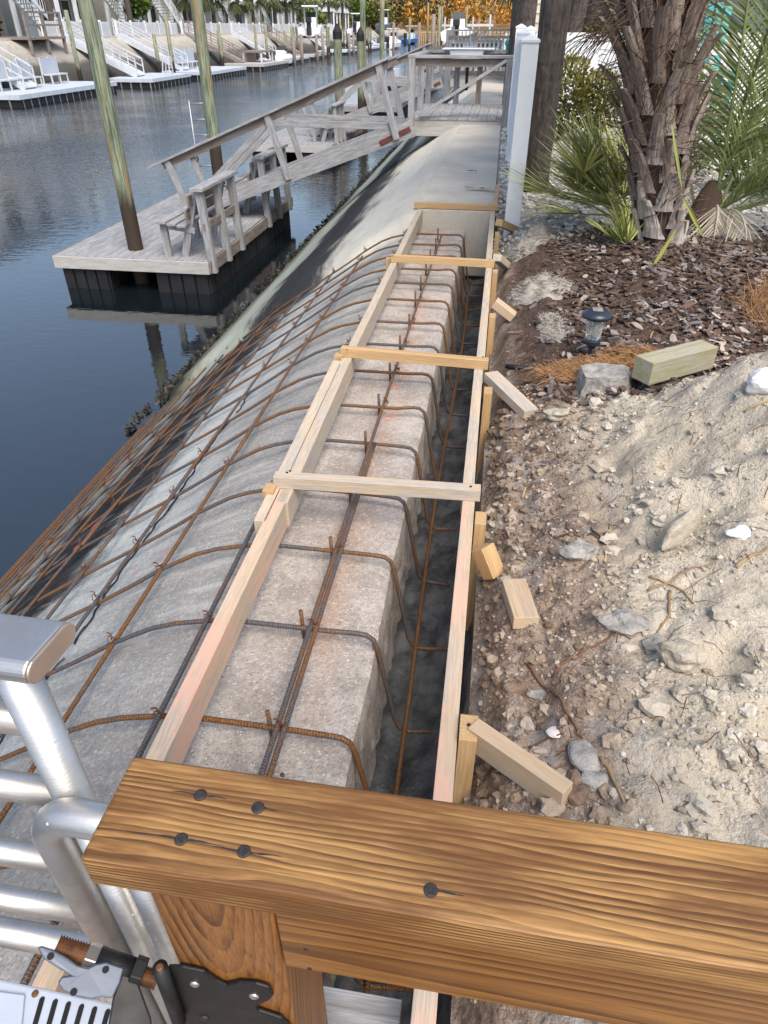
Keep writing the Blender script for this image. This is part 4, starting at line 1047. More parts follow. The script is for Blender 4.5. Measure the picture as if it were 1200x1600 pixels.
tag(b.build('rubble', 'crumb'), 'clods and rubble lumps along the dug edge of the dirt', 'rubble', None, 'stuff')
b = MB()
for i in range(420):
    x = U(.07, .9); y = U(.5, 2.5); a = U(0, 2 * PI); L_ = U(.015, .06); p0 = Vector((x, y, gh(x, y) + .002)); p1 = p0 + Vector((math.cos(a), math.sin(a), 0)) * L_; p1.z = gh(p1.x, p1.y) + .004
    m_ = (p0 + p1) / 2 + Vector((U(-.005, .005), U(-.005, .005), .004)); b.tube([p0, m_, p1], .0009, 4)
tag(b.build('rootlets', 'droot'), 'fine rootlets scattered across the disturbed dirt', 'rootlets', None, 'stuff')

# bark mulch
b = MB()
def chip(x, y, z, s_, rn=None):
    a = U(0, 2 * PI); tl = U(-.45, .45); t2 = U(-.35, .35); L_ = s_ * U(.6, 1.5); w_ = s_ * U(.3, .6); th = s_ * .10
    d = Vector((math.cos(a), math.sin(a), tl)).normalized(); sd_ = Vector((-math.sin(a), math.cos(a), t2)).normalized(); up = d.cross(sd_)
    o = Vector((x, y, z)); k = [(-1, -.5), (-.3, -1), (.7, -.8), (1, .3), (.2, 1), (-.8, .6)]
    k = [(q[0] * U(.75, 1.1), q[1] * U(.7, 1.1)) for q in k]
    vs = [o + d * q[0] * L_ / 2 + sd_ * q[1] * w_ / 2 + up * (th / 2 + th * U(-.3, .3)) for q in k] + [o + d * q[0] * L_ / 2 + sd_ * q[1] * w_ / 2 - up * th / 2 for q in k]
    b.add(vs, [tuple(range(6))] + [(j, j + 6, (j + 1) % 6 + 6, (j + 1) % 6) for j in range(6)], None, R() if rn is None else rn)
for i in range(20000):
    y = 2.2 + 3.0 * R(); x = .12 + 2.5 * R()
    lim = 2.34 + .15 * noise.noise(Vector((x * 4, 0, 1))) - .12 * (x > .9)
    if y < lim or (y > 4.85 and R() < .9) or (x < .36 + .2 * noise.noise(Vector((y * 3, 1, 1))) - .1 * (y < 2.8) and R() < .93): continue
    if noise.noise(Vector((x * 3.4, y * 3.4, 9))) < -.22 and R() < .8 and y < 4.2 and x < .8: continue
    g_ = .35 * sstep(3.6, 2.7, y) * sstep(.6, 1.1, x)
    rn = min(1, max(0, R() ** 1.2 * .95 + g_ * .8)); chip(x, y, gh(x, y) + U(.0, .018), (.016 + .05 * R() ** 1.8) * (.9 + .15 * y / 4), rn)
for i in range(90):
    x = U(.06, .35); y = U(1.9, 2.6); chip(x, y, gh(x, y) + .004, U(.012, .035))
tag(b.build('bark_mulch', 'chip'), 'reddish and grey bark mulch around the palm base', 'mulch', None, 'stuff')
# pebbles
b = MB()
for i in range(9000):
    y = 4.7 + 6.5 * R() ** 1.3; x = .03 + 2.6 * R() ** 1.4
    if y < 4.9 and x < .35: continue
    if y < 5.9 and x > .15 and noise.noise(Vector((x * 3, y * 3, 0))) < -.15: continue
    r = U(.009, .024); b.rock((x, y, gh(x, y) + r * .3), r, 1, .2, (1, U(.7, 1), .6), R())
tag(b.build('pebbles', 'peb'), 'pale landscaping pebbles between the wall cap and the palms', 'pebbles', None, 'stuff')

# pine straw and fibre bundles
def strands(name, c, n, spread, L_, r, mat, label, cat, lift=.03, dirv=None, kind=None):
    b = MB()
    for i in range(n):
        a = U(0, 2 * PI) if dirv is None else dirv + random.gauss(0, .45); rr = R() ** .6; t_ = U(0, 2 * PI)
        x = c[0] + spread[0] * rr * math.cos(t_); y = c[1] + spread[1] * rr * math.sin(t_); z = gh(x, y) + lift * (1 - rr) * R() + .004
        l = L_ * U(.5, 1.2); p0 = Vector((x, y, z)); d = Vector((math.cos(a), math.sin(a), 0)); m_ = p0 + d * l * .5 + Vector((U(-.01, .01), U(-.01, .01), lift * U(0, .7))); e = p0 + d * l; e.z = gh(e.x, e.y) + U(.002, lift * .6)
        q = R(); b.add([p0 + Vector((0, 0, -r)), p0 + Vector((0, 0, r)), m_ + Vector((0, 0, r)), m_ - Vector((0, 0, r)), e, p0 + Vector((-d.y, d.x, 0)) * r * 1.6, m_ + Vector((-d.y, d.x, 0)) * r * 1.6], [(0, 1, 2, 3), (3, 2, 4), (1, 5, 6, 2), (2, 6, 4), (5, 0, 3, 6), (6, 3, 4)], None, q)
    return tag(b.build(name, mat), label, cat, None, kind or 'stuff')
strands('pine_straw', (.47, 2.60), 900, (.20, .09), .12, .0009, 'straw', 'brown pine straw tuft around the foot of the solar light', 'pine straw', .05, 3.0)
strands('pine_straw', (.66, 2.72), 500, (.14, .08), .12, .0009, 'straw', 'thin pine straw above the concrete chunk', 'pine straw', .03, 2.8)
strands('pine_straw', (1.42, 3.15), 1500, (.26, .42), .13, .0010, 'straw', 'orange brown dry straw heap at the right edge of the mulch', 'pine straw', .16)
def felt(px, py, sx, sy, h, yaw, label):
    p = place(px, py); b = MB(); nn = 26; vs = []; sd_ = U(0, 50)
    for j in range(nn + 1):
        for i in range(nn + 1):
            u = i / nn * 2 - 1; v = j / nn * 2 - 1; rr = math.sqrt(u * u + v * v); k = max(0, 1 - rr * rr)
            x = (u * sx * math.cos(yaw) - v * sy * math.sin(yaw)); y = (u * sx * math.sin(yaw) + v * sy * math.cos(yaw))
            X, Y = p.x + x, p.y + y; vs.append((X, Y, gh(X, Y) - .015 + h * k ** .6 * (1 + .9 * noise.noise(Vector((u * 2.6 + sd_, v * 2.6, 0)))) + .008 * noise.noise(Vector((u * 9, v * 9, sd_)))))
    b.add(vs, [(j * (nn + 1) + i, j * (nn + 1) + i + 1, (j + 1) * (nn + 1) + i + 1, (j + 1) * (nn + 1) + i) for j in range(nn) for i in range(nn)], None, .4)
    t = thing('felt_cloth', p, label, 'cloth', 'matted felt cloth beside the formwork'); b.build('cloth', 'felt', t, smooth=True)
    b = MB()
    for i in range(3800):
        k = random.choice(vs); q = Vector(k) + Vector((U(-.006, .006), U(-.006, .006), .002)); a = random.gauss(yaw + 1, .9); l = U(.015, .05); d = Vector((math.cos(a), math.sin(a), U(-.15, .35)))
        if q.z < gh(q.x, q.y) + .002: continue
        b.blade(q, q + d * l, .0020, (U(-1, 1), U(-1, 1), 1), .004)
    b.build('fibres', 'felt', t)
felt(832, 378, .13, .22, .075, -.5, 'grey matted felt lump beside the white post')
felt(812, 402, .09, .11, .05, .3, 'small felt scrap beside the last short brace')
felt(845, 452, .17, .20, .055, .4, 'wide crumpled felt cloth above the solar light')
felt(862, 515, .07, .20, .035, .1, 'thin felt tongue trailing toward the solar light')

# solar light
sp = place(920, 560); sl = thing('solar_light', sp, 'small dark blue solar stake light with a clear lens standing in straw', 'light')
z0 = sp.z
MB().tube([sp + Vector((0, 0, -.05)), sp + Vector((0, 0, .06))], .008, 10).build('stake', 'solarb', sl)
MB().lathe((sp.x, sp.y, z0 + .055), [(.012, 0), (.034, .012), (.036, .026), (.030, .030)], 20).build('collar', 'solarb', sl, smooth=False)
MB().lathe((sp.x, sp.y, z0 + .085), [(.030, 0), (.0325, .03), (.036, .095)], 24).build('lens', 'lens', sl, smooth=True)
MB().tube([(sp.x, sp.y, z0 + .08), (sp.x, sp.y, z0 + .18)], .004, 8).build('lamp_stem', 'galv', sl)
MB().lathe((sp.x, sp.y, z0 + .180), [(.040, 0), (.058, -.004), (.060, .004), (.056, .012), (.040, .022), (.026, .025), (.0, .0255)], 28).build('cap', 'solarb', sl, smooth=True)
b = MB(); b.beam((sp.x - .020, sp.y, z0 + .2065), (sp.x + .020, sp.y, z0 + .2065), .04, .003); b.build('solar_panel', 'panel', sl, bevel=.001)

# ---------------------------------------------------------------- white fence
def vpost(p, w_, top, parent, name='post'):
    o = MB().beam((p[0], p[1], -.2), (p[0], p[1], top - .03), w_, w_, up=(0, 1, 0)).build(name, 'white', parent, bevel=.004)
    b = MB(); h = w_ / 2 + .006; x, y = p[0], p[1]; z = top - .03
    b.add([(x - h, y - h, z), (x + h, y - h, z), (x + h, y + h, z), (x - h, y + h, z), (x - h, y - h, z + .014), (x + h, y - h, z + .014), (x + h, y + h, z + .014), (x - h, y + h, z + .014), (x, y, z + .045)],
          [(0, 1, 5, 4), (1, 2, 6, 5), (2, 3, 7, 6), (3, 0, 4, 7), (4, 5, 8), (5, 6, 8), (6, 7, 8), (7, 4, 8), (3, 2, 1, 0)], None, .1); b.build('post_cap', 'white', o, bevel=0)
vf = thing('vinyl_fence', (.15, 7.5, 0), 'white vinyl fence whose square end post stands at the edge of the pebbles', 'fence')
vpost((.140, 5.32), .108, 1.10, vf); vpost((.14, 8.2), .125, 1.12, vf); vpost((.15, 11.0), .125, 1.17, vf)
for ya, yb in ((5.40, 8.13), (8.27, 10.93)):
    b = MB(); b.box(.115, .165, ya, yb, .96, 1.05); b.box(.115, .165, ya, yb, .08, .17)
    y = ya + .05
    while y < yb - .08: b.box(.126, .154, y, y + .075, .17, .96); y += .10
    b.build('panel', 'white', vf)
wf = thing('cross_fence', (2.6, 11, 0), 'long white board fence running behind the palms', 'fence')
x = .25
for k in range(5): vpost((.28 + k * 1.85, 11.12), .12, 1.15, wf)
for k in range(4):
    xa = .36 + k * 1.85; xb = xa + 1.70; b = MB(); b.box(xa, xb, 11.10, 11.14, 1.00, 1.09); b.box(xa, xb, 11.10, 11.14, .05, .14)
    x = xa
    while x < xb - .1: b.box(x + .002, x + .168, 11.108, 11.132, .14, 1.0); x += .17
    b.build('panel', 'white', wf)
# white stair rail and teal chair behind the right palm
wr = thing('stair_railing', (2.3, 8.6, 0), 'white sloping stair railing behind the right hand fronds', 'railing')
MB().beam((1.55, 8.2, .1), (1.85, 8.9, 1.35), .06, .09).build('stringer', 'white', wr)
MB().beam((1.35, 9.2, .95), (3.6, 9.2, .95), .06, .09).build('top_rail', 'white', wr); MB().beam((1.35, 9.2, .12), (3.6, 9.2, .12), .06, .09).build('bottom_rail', 'white', wr)
for k in range(12): MB().box(1.4 + k * .19, 1.44 + k * .19, 9.18, 9.22, .12, .93).build('baluster', 'white', wr)
ac = thing('garden_chair', (2.05, 10.2, .4), 'bright teal slatted garden chair seen past the shaggy palm trunk', 'chair')
q = PY(1112, 30, 10.0); cx = q.x
for k in range(5):
    a = (k - 2) * .085; MB().beam((cx + a, 10.0, .75), (cx + a * 1.25, 10.22, 1.42 - abs(k - 2) * .04), .075, .02, up=(0, 1, 0)).build('back_slat', 'teal', ac)
MB().beam((cx - .28, 9.6, .72), (cx - .28, 10.15, .72), .10, .025).build('arm', 'teal', ac); MB().beam((cx + .28, 9.6, .72), (cx + .28, 10.15, .72), .10, .025).build('arm', 'teal', ac)
for k in range(4): MB().beam((cx - .25, 9.62 + k * .11, .50), (cx + .25, 9.62 + k * .11, .50), .095, .02).build('seat_slat', 'teal', ac)
for dx in (-.27, .27):
    MB().beam((cx + dx, 9.6, 0), (cx + dx, 9.6, .72), .07, .03, up=(0, 1, 0)).build('leg', 'teal', ac); MB().beam((cx + dx, 10.2, 0), (cx + dx, 10.1, .75), .07, .03, up=(0, 1, 0)).build('leg', 'teal', ac)

# ---------------------------------------------------------------- palms
def frond_pinnate(base, d0, L_, mat, parent, name='frond', nl=34, ll=.34, droop=.5, w_=.016, rmat=None, bare=.25, up=.6, stiff=0):
    b = MB(); pts = []; p = Vector(base); d = Vector(d0).normalized(); n = 16
    for k in range(n + 1):
        pts.append(p.copy()); p = p + d * L_ / n; d = (d + Vector((0, 0, -droop * .10 * (k / n + .3)))).normalized()
    b.tube(pts, [.010 * (1 - .8 * k / n) + .0015 for k in range(n + 1)], 5)
    for k in range(nl):
        t_ = bare + (1 - bare) * k / (nl - 1); q = t_ * n; i = min(n - 1, int(q)); c = pts[i].lerp(pts[i + 1], q - i); ax_ = (pts[i + 1] - pts[i]).normalized()
        sd_ = ax_.cross(Vector((0, 0, 1)));
        if sd_.length < .2: sd_ = ax_.cross(Vector((0, 1, 0)))
        sd_.normalize(); upv = sd_.cross(ax_).normalized(); ln = ll * math.sin(PI * (.18 + .75 * (t_ - bare) / (1 - bare))) * U(.85, 1.12)
        for s_ in (-1, 1):
            dv_ = (ax_ * (.75 + .3 * t_) + sd_ * s_ * .9 + upv * up * U(.6, 1.1)).normalized()
            b.blade(c, c + dv_ * ln, w_, upv + sd_ * s_ * U(-.5, .5), ln * (.16 if not stiff else .04) * U(.3, 1.8), R())
    return b.build(name, mat, parent)
def frond_fan(base, d0, L_, ln, mat, parent, n=30, w_=.018, name='frond', sp=2.2, cup=.25):
    b = MB(); d = Vector(d0).normalized(); base = Vector(base); e = base + d * L_ + Vector((0, 0, -.04 * L_)); b.tube([base, base + d * L_ * .5 + Vector((0, 0, .02)), e], [.008, .006, .005], 5)
    sd_ = d.cross(Vector((0, 0, 1)));
    if sd_.length < .1: sd_ = Vector((1, 0, 0))
    sd_.normalize(); upv = sd_.cross(d).normalized()
    for k in range(n):
        a = (k / (n - 1) - .5) * sp; dv_ = d * math.cos(a) + sd_ * math.sin(a) + upv * (cup * abs(math.sin(a)) + U(-.08, .08))
        l = ln * (1 - .25 * abs(a) / (sp / 2)) * U(.88, 1.08); b.blade(e, e + dv_ * l, w_, upv + sd_ * U(-.5, .5), l * U(.02, .22), R())
    return b.build(name, mat, parent)
# big shaggy palm
PX_, PY_ = 1.015, 4.40; LEAN = .235
bp = thing('shaggy_palm', (PX_, PY_, .08), 'large shaggy palm trunk wrapped in grey cut leaf bases rising from the mulch', 'palm')
b = MB(); pts = []; rs = []
for z in lin(.0, 2.6, 26):
    r_ = .105 + .03 * sstep(.3, .9, z); rs.append(r_); pts.append((PX_ - LEAN * z, PY_, z))
b.tube(pts, rs, 24); b.build('trunk', 'fibre', bp, smooth=True)
ga = 2.39996; k = 0
nb_ = 98
for k in range(nb_):
    t_ = k / nb_; z = .03 + 1.75 * t_ ** .98; a = k * ga + U(-.16, .16); rad = .122 + .035 * sstep(.3, .9, z)
    d = Vector((math.cos(a), math.sin(a), 0)); lean = (.12 + .24 * sstep(.05, .8, z)) * U(.7, 1.3); L_ = (.21 + .10 * sstep(.1, .6, z)) * U(.75, 1.25)
    if z < .16: L_ = .20; lean = .14
    base = Vector((PX_ - LEAN * z, PY_, z)) + d * rad; sdv_ = Vector((-d.y, d.x, 0)); tw = U(-.05, .05); b = MB(); pts = []; n = 7; vs = []; fs = []; bs = []
    w0 = U(.115, .145) if z < .9 else U(.085, .12); w1 = U(.038, .062)
    for i in range(n + 1):
        q = i / n; c = base + Vector((-LEAN * L_ * q, 0, 0)) + d * (lean * L_ * (.25 * q + .75 * q * q) * 1.35) + sdv_ * tw * q * q + Vector((0, 0, L_ * q)) + sdv_ * .02 * math.sin(k) * q
        ww = w0 + (w1 - w0) * q ** .55; th = .044 * (1 - .35 * q)
        for (u, v) in ((-.5, -.1), (-.3, .35), (0, .5), (.3, .35), (.5, -.1), (0, -.5)):
            vs.append(c + sdv_ * u * ww + d * v * th + (d * .010 + sdv_ * .006) * noise.noise(c * 22 + Vector((u * 2, v * 2, k)))); bs.append((k * .7 + q * L_, u * ww + k, v * th))
    for i in range(n):
        for j in range(6): fs.append((i * 6 + j, i * 6 + (j + 1) % 6, (i + 1) * 6 + (j + 1) % 6, (i + 1) * 6 + j))
    tip = vs[-6:]; ctr = sum((Vector(q) for q in tip), Vector()) / 6 + Vector((0, 0, U(-.01, .012)))
    fs.append(tuple(n * 6 + j for j in range(6)))
    b.add(vs, fs, bs, R()); o = b.build('leaf_base', 'boot', bp, smooth=False)
    o.data.materials.append(M['cutend']); o.data.polygons[len(o.data.polygons) - 1].material_index = 1
b = MB()
for i in range(5200):
    z = .25 + 1.6 * R() ** .7; a = U(0, 2 * PI); d = Vector((math.cos(a), math.sin(a), 0)); r_ = U(.13, .26) * (.7 + .3 * sstep(.2, .8, z)); p = Vector((PX_ - LEAN * z, PY_, z)) + d * r_
    dd = Vector((d.x * U(-.2, .8) + U(-.5, .5), d.y * U(-.2, .8) + U(-.5, .5), U(-.5, 1.2))).normalized(); b.blade(p, p + dd * U(.05, .18), U(.0015, .006), d, U(0, .05), R())
b.build('fibres', 'fibre', bp)
for i in range(12):
    a = i * ga; d = (math.cos(a), math.sin(a), .75); frond_pinnate((PX_ - LEAN * 2.4, PY_, 2.4), d, 1.5, 'frond', bp, 'frond', 30, .4, 1.2)
# broken flower stalk with dark twigs on its left
b = MB()
for i in range(46):
    p0 = PY(U(935, 985), U(0, 60), 4.25 + U(-.1, .1)); 
    p = p0.copy(); pts = [p.copy()]; d = Vector((U(-1, -.3), U(-.2, .2), U(-.9, .2))).normalized()
    for k in range(5): p = p + d * U(.03, .05); d = (d + Vector((U(-.2, .1), U(-.2, .2), -.25))).normalized(); pts.append(p.copy())
    b.tube(pts, [.0028, .0025, .002, .002, .0018, .0015], 4)
b.build('dry_twigs', 'fibre', bp)
# palmetto fronds growing at the left of the palm foot
pm = thing('palmetto', (.86, 5.0, .05), 'bushy green palmetto fans spreading left behind the shaggy trunk', 'palm shrub')
c0 = Vector((.90, 4.95, .10))
for i in range(30):
    a = PI + U(-1.0, .75); el = U(.25, 1.25); d = (math.cos(a) * math.cos(el), math.sin(a) * math.cos(el), math.sin(el)); frond_fan(c0 + Vector((U(-.08, .08), U(-.1, .1), 0)), d, U(.20, .52), U(.38, .54), 'frondb', pm, 28, .013, sp=2.2)
sg = thing('small_palmetto', (.78, 4.35, .08), 'low yellow-green palm seedling at the left foot of the shaggy trunk', 'palm shrub')
for i in range(9):
    a = PI * .9 + U(-1.2, 1.0); el = U(.5, 1.25); d = (math.cos(a) * math.cos(el), math.sin(a) * math.cos(el), math.sin(el)); frond_fan((.80, 4.30, .08), d, U(.04, .12), U(.18, .30), 'frondb', sg, 9, .013, sp=1.2)
# pindo palm at right, mostly out of frame
fpb = PY(1116, 285, 5.0)
pp = thing('feather_palm', (fpb.x, 5.0, .05), 'feathery green palm with long arching fronds at the right edge', 'palm')
for i, (dx, dy, dz, L_) in enumerate(((-.10, -.05, 1.0, 2.0), (.03, -.10, 1.0, 2.1), (.22, -.15, 1.0, 2.0), (.42, -.1, .9, 1.9), (.6, -.3, .7, 1.7), (.8, -.4, .5, 1.5), (.3, .4, .9, 2.0), (.75, .2, .7, 1.9), (.9, -.1, .35, 1.4), (-.3, .5, .9, 1.8), (.5, -.5, .55, 1.3), (.12, .2, 1.2, 2.2), (.6, 0, .85, 1.9), (.35, -.35, .9, 1.7))):
    frond_pinnate((fpb.x + .05 * math.cos(i), 5.0 + .05 * math.sin(i), .12), (dx, dy, dz), L_, 'frond', pp, 'frond', 58, .50, .8, .013, bare=.14, up=.35)
for i, (dx, dy, dz, L_) in enumerate(((.1, -.7, .75, .50), (.3, -.6, .8, .55), (-.05, -.5, .9, .45), (.4, -.6, .55, .6))):
    frond_pinnate((fpb.x, 4.9, .12), (dx, dy, dz), L_, 'frondd', pp, 'dead_frond', 34, .30, 3.5, .006, up=-.5)
MB().lathe((fpb.x, 5.02, 0), [(.10, 0), (.12, .12), (.07, .28), (.03, .35)], 12).build('trunk', 'fibre', pp)
yf = thing('yellow_frond', place(1195, 470), 'yellow-green palm leaf tip entering at the right edge over the straw', 'leaf')
q = yf.location; frond_pinnate(q + Vector((.32, .05, .25)), (-.6, -.1, -.05), .34, 'frondy', yf, 'frond', 20, .14, 1.2, .008, bare=.05)
for px0, py0, px1, py1, w_, m_, lb in ((1068, 310, 1100, 372, .010, 'frondy', 'broad yellow-green leaf blade hanging in front of the palm foot'), (1056, 360, 1005, 440, .010, 'frondy', 'narrow yellow-green leaf blade stuck in the mulch'), (1050, 195, 1066, 300, .008, 'frondb', 'green-yellow leaf blade rising along the shaggy trunk')):
    a_ = PY(px0, py0, 4.02); c_ = PY(px1, py1, 3.95); b = MB(); b.blade(a_, c_, w_ * 2, (0, -1, .3), 0, .1); b.blade(a_ + Vector((0, .001, 0)), c_ + Vector((0, .001, 0)), w_ * 2, (.5, 1, .3), 0, .3); tag(b.build('leaf_blade', m_, loc=a_), lb, 'leaf')

def trunk_palm(x, y, r_, h, label, crown, group='palms behind the wall', n=12, fr=1.3, skirt=True, lean=0, name='palm_tree'):
    t = thing(name, (x, y, 0), label, 'palm', group)
    b = MB(); pts = [(x + lean * z, y, z) for z in lin(-.1, h, 20)]; b.tube(pts, [r_ * (1.15 if k == 0 else 1 + .05 * (R() - .5)) for k in range(21)], 18); b.build('trunk', 'trunk', t, smooth=True)
    if crown:
        b = MB(); c = Vector((x + lean * h, y, h))
        for i in range(n):
            a = i * ga; el = U(-.9, 1.1); d = Vector((math.cos(a) * math.cos(el), math.sin(a) * math.cos(el), math.sin(el))); e = c + d * fr * .45
            sd_ = d.cross(Vector((0, 0, 1))).normalized(); q = R()
            b.blade(c, e, .05, (0, 0, 1), 0, q)
            for k in range(11):
                aa = (k / 10 - .5) * 2.6; dv_ = (d * math.cos(aa) + sd_ * math.sin(aa) + Vector((0, 0, -.25))).normalized(); b.blade(e, e + dv_ * fr * .6 * U(.8, 1.1), .09, (U(-1, 1), U(-1, 1), 1), .2 * fr, min(1, q * .6 + .4 * R()) if el > -.3 else .1 * R())
        b.build('crown', 'farpalm', t)
    return t
trunk_palm(.330, 6.50, .112, 3.4, 'thick grey ringed palm trunk just behind the white end post', True, n=22)
for px, Y, r_, lb in ((812, 13.5, .15, 'first of the thin trunks left of the ringed trunk'), (822, 12.6, .13, 'second trunk touching the left side of the ringed trunk'), (887, 13.5, .14, 'slanting grey trunk just right of the ringed trunk'), (914, 14.2, .15, 'slanting trunk in front of the blue door')):
    q = PY(px, 30, Y); trunk_palm(q.x, Y, r_, 4.2, 'palm trunk beyond the fence, ' + lb, True, n=22, lean=.10 if px > 880 else .01)

def leafmass(name, parts, mat, label, cat, group=None, n=500, s_=.05, kind=None, stems=True):
    c0 = parts[0][0]; t = thing(name, (c0[0], c0[1], 0), label, cat, group)
    b = MB()
    for i in range(n):
        c, rx, ry, rz = random.choice(parts); 
        while True:
            v = Vector((U(-1, 1), U(-1, 1), U(-1, 1)))
            if .25 < v.length < 1: break
        p = Vector((c[0] + v.x * rx, c[1] + v.y * ry, c[2] + v.z * rz)); d = (v + Vector((U(-1, 1), U(-1, 1), U(-.3, 1)))).normalized(); l = s_ * U(.6, 1.4)
        b.blade(p, p + d * l, l * .5, (U(-1, 1), U(-1, 1), U(-1, 1)), 0, min(1, max(0, .5 + v.z * .35 + U(-.35, .35))))
    b.build('foliage', mat, t)
    if stems:
        for c, rx, ry, rz in parts: MB().tube([(c[0], c[1], c[2] - rz - .05 if c[2] - rz < .4 else .0), (c[0] + .03, c[1], c[2])], .02, 5).build('stem', 'fibre', t)
    return t
leafmass('shrub', [((.70, 9.6, .5), .34, .3, .42), ((1.1, 9.7, .4), .3, .3, .35)], 'bushy', 'olive green shrub in front of the white board fence', 'shrub', None, 4200, .05)
leafmass('shrub', [((1.30, 7.2, .3), .2, .3, .35), ((1.75, 7.6, .35), .35, .4, .45)], 'bush', 'dark green shrub right of the shaggy palm', 'shrub', None, 3600, .04)
leafmass('shrub', [((2.3, 6.6, .3), .5, .4, .4), ((2.9, 6.8, .4), .5, .4, .5)], 'bush', 'green shrub at the right edge behind the feathery palm', 'shrub', None, 3000, .06)
q = PY(1000 - 35, 38, 14); leafmass('shrub', [((q.x, 14, .95), .5, .3, .35)], 'bushy', 'yellow-green shrub top showing above the white board fence', 'shrub', None, 900, .08)

# ---------------------------------------------------------------- buildings behind the right bank
def add_house(name, x0, x1, y0, y1, h, wall, label, doors=(), group=None, face='y'):
    t = thing(name, ((x0 + x1) / 2, (y0 + y1) / 2, 0), label, 'house', group)
    b = MB(); b.box(x0, x1, y0, y1, -.1, h); b.build('wall', wall, t)
    b = MB(); z = .15
    while z < h - .1: b.box(x0 - .012, x1 + .012, y0 - .02, y0 - .002, z, z + .015); z += .18
    b.build('siding_lines', wall, t)
    b = MB(); xm = (x0 + x1) / 2
    b.add([(x0 - .4, y0 - .4, h), (x1 + .4, y0 - .4, h), (x1 + .4, y1 + .4, h), (x0 - .4, y1 + .4, h), (xm, y0 - .4, h + 2), (xm, y1 + .4, h + 2)], [(0, 1, 4), (1, 2, 5, 4), (2, 3, 5), (3, 0, 4, 5), (3, 2, 1, 0)], None, .3); b.build('roof', 'roof', t)
    for (a, c, z0, z1, m_, nm) in doors:
        o = MB().box(a, c, y0 - .05, y0 - .022, z0, z1).build(nm, m_, t)
        f = MB(); f.box(a - .08, a, y0 - .07, y0 - .02, z0, z1); f.box(c, c + .08, y0 - .07, y0 - .02, z0, z1); f.box(a - .08, c + .08, y0 - .075, y0 - .02, z1, z1 + .09); f.build('frame', 'white', o)
    return t
a = PY(870, 20, 20).x; c = PY(1000, 20, 20).x
add_house('house', a - 1, c + .3, 20, 29, 5.2, 'cream', 'cream house behind the board fence with a blue window', [(PY(889, 20, 20).x, PY(905, 20, 20).x, .9, 1.75, 'bluep', 'window'), (PY(940, 20, 20).x, PY(985, 20, 20).x, .5, 2.3, 'dark', 'door')])
add_house('house', c + 2, c + 11, 17, 27, 5.2, 'lgrey', 'pale grey-white house behind the feathery palm at the right', [(c + 2.6, c + 3.6, .9, 2.0, 'dark', 'window'), (c + 5, c + 6.2, .9, 2.0, 'dark', 'window')])
uf = thing('patio_umbrella', (a + .3, 18.2, 0), 'yellow and teal closed patio parasol by the cream house', 'parasol')

# ---------------------------------------------------------------- far bank
fsw = thing('far_seawall', (-28, 100, -1), 'long sloping concrete seawall with dark tide stain along the opposite bank', 'seawall')
b = MB(); yy = lin(22, 214, 190); xx = [(-23.9, -2.4), (-24.4, -1.7), (-25.0, -.95), (-25.7, -.2), (-26.3, .30), (-26.8, .56), (-27.7, .58)]
vs = [(x + .12 * noise.noise(Vector((y * .6, z * 2, 0))), y, z + .05 * noise.noise(Vector((y * .9, z * 3, 1)))) for y in yy for x, z in xx]; n = len(xx)
b.add(vs, [(j * n + i, (j + 1) * n + i, (j + 1) * n + i + 1, j * n + i + 1) for j in range(len(yy) - 1) for i in range(n - 1)], None, 0); b.build('slope', 'farslope', fsw, smooth=True)
b = MB(); b.box(-27.15, -26.75, 22, 214, .50, .66); b.build('cap', 'cap', fsw)

def far_dock(x0, x1, y0, y1, ramp_y, label, style):
    t = thing('far_dock', ((x0 + x1) / 2, (y0 + y1) / 2, WZ), label, 'dock', 'floating docks along the opposite bank')
    b = MB(); b.box(x0, x1, y0, y1, WZ + .30, WZ + .50); b.build('deck', 'dockw' if style else 'pale', t, bevel=.01)
    b = MB(); b.box(x0 + .1, x1 - .06, y0 + .1, y1 - .1, WZ - .2, WZ + .298); b.build('float', 'float', t)
    b = MB(); y = y0 + .3
    while y < y1 - .2: b.box(x1 - .055, x1 - .035, y, y + .045, WZ - .1, WZ + .298); y += .62
    x = x0 + .2
    while x < x1 - .2: b.box(x, x + .07, y0 + .05, y0 + .095, WZ - .1, WZ + .298); x += .62
    b.build('bumper_strip', 'galv', t)
    g = thing('far_gangway', (x0, ramp_y, -.8), 'sloping ramp onto the ' + label, 'ramp', 'ramps along the opposite bank')
    m_ = 'whitew' if style else 'greyd'
    xa, za, xb, zb = -26.9, .76, x0 + (2.4 if y0 < 40 else 1.3), WZ + .56
    for yq in (ramp_y - .5, ramp_y + .5):
        MB().beam((xa, yq, za - .08), (xb, yq, zb - .02), .07, .26).build('stringer', m_, g)
        MB().beam((xa, yq, za + .85), (xb, yq, zb + .85), .06, .06).build('hand_rail', m_, g); MB().beam((xa, yq, za + .45), (xb, yq, zb + .45), .04, .05).build('mid_rail', m_, g)
        for k in range(6): q = k / 5; x = xa + (xb - xa) * q; z = za + (zb - za) * q; MB().box(x - .03, x + .03, yq - .03, yq + .03, z, z + .85).build('rail_post', m_, g)
    b = MB(); b.beam((xa, ramp_y, za), (xb, ramp_y, zb), .95, .05); b.build('deck', 'dockw' if style else 'grey', g)
    return t
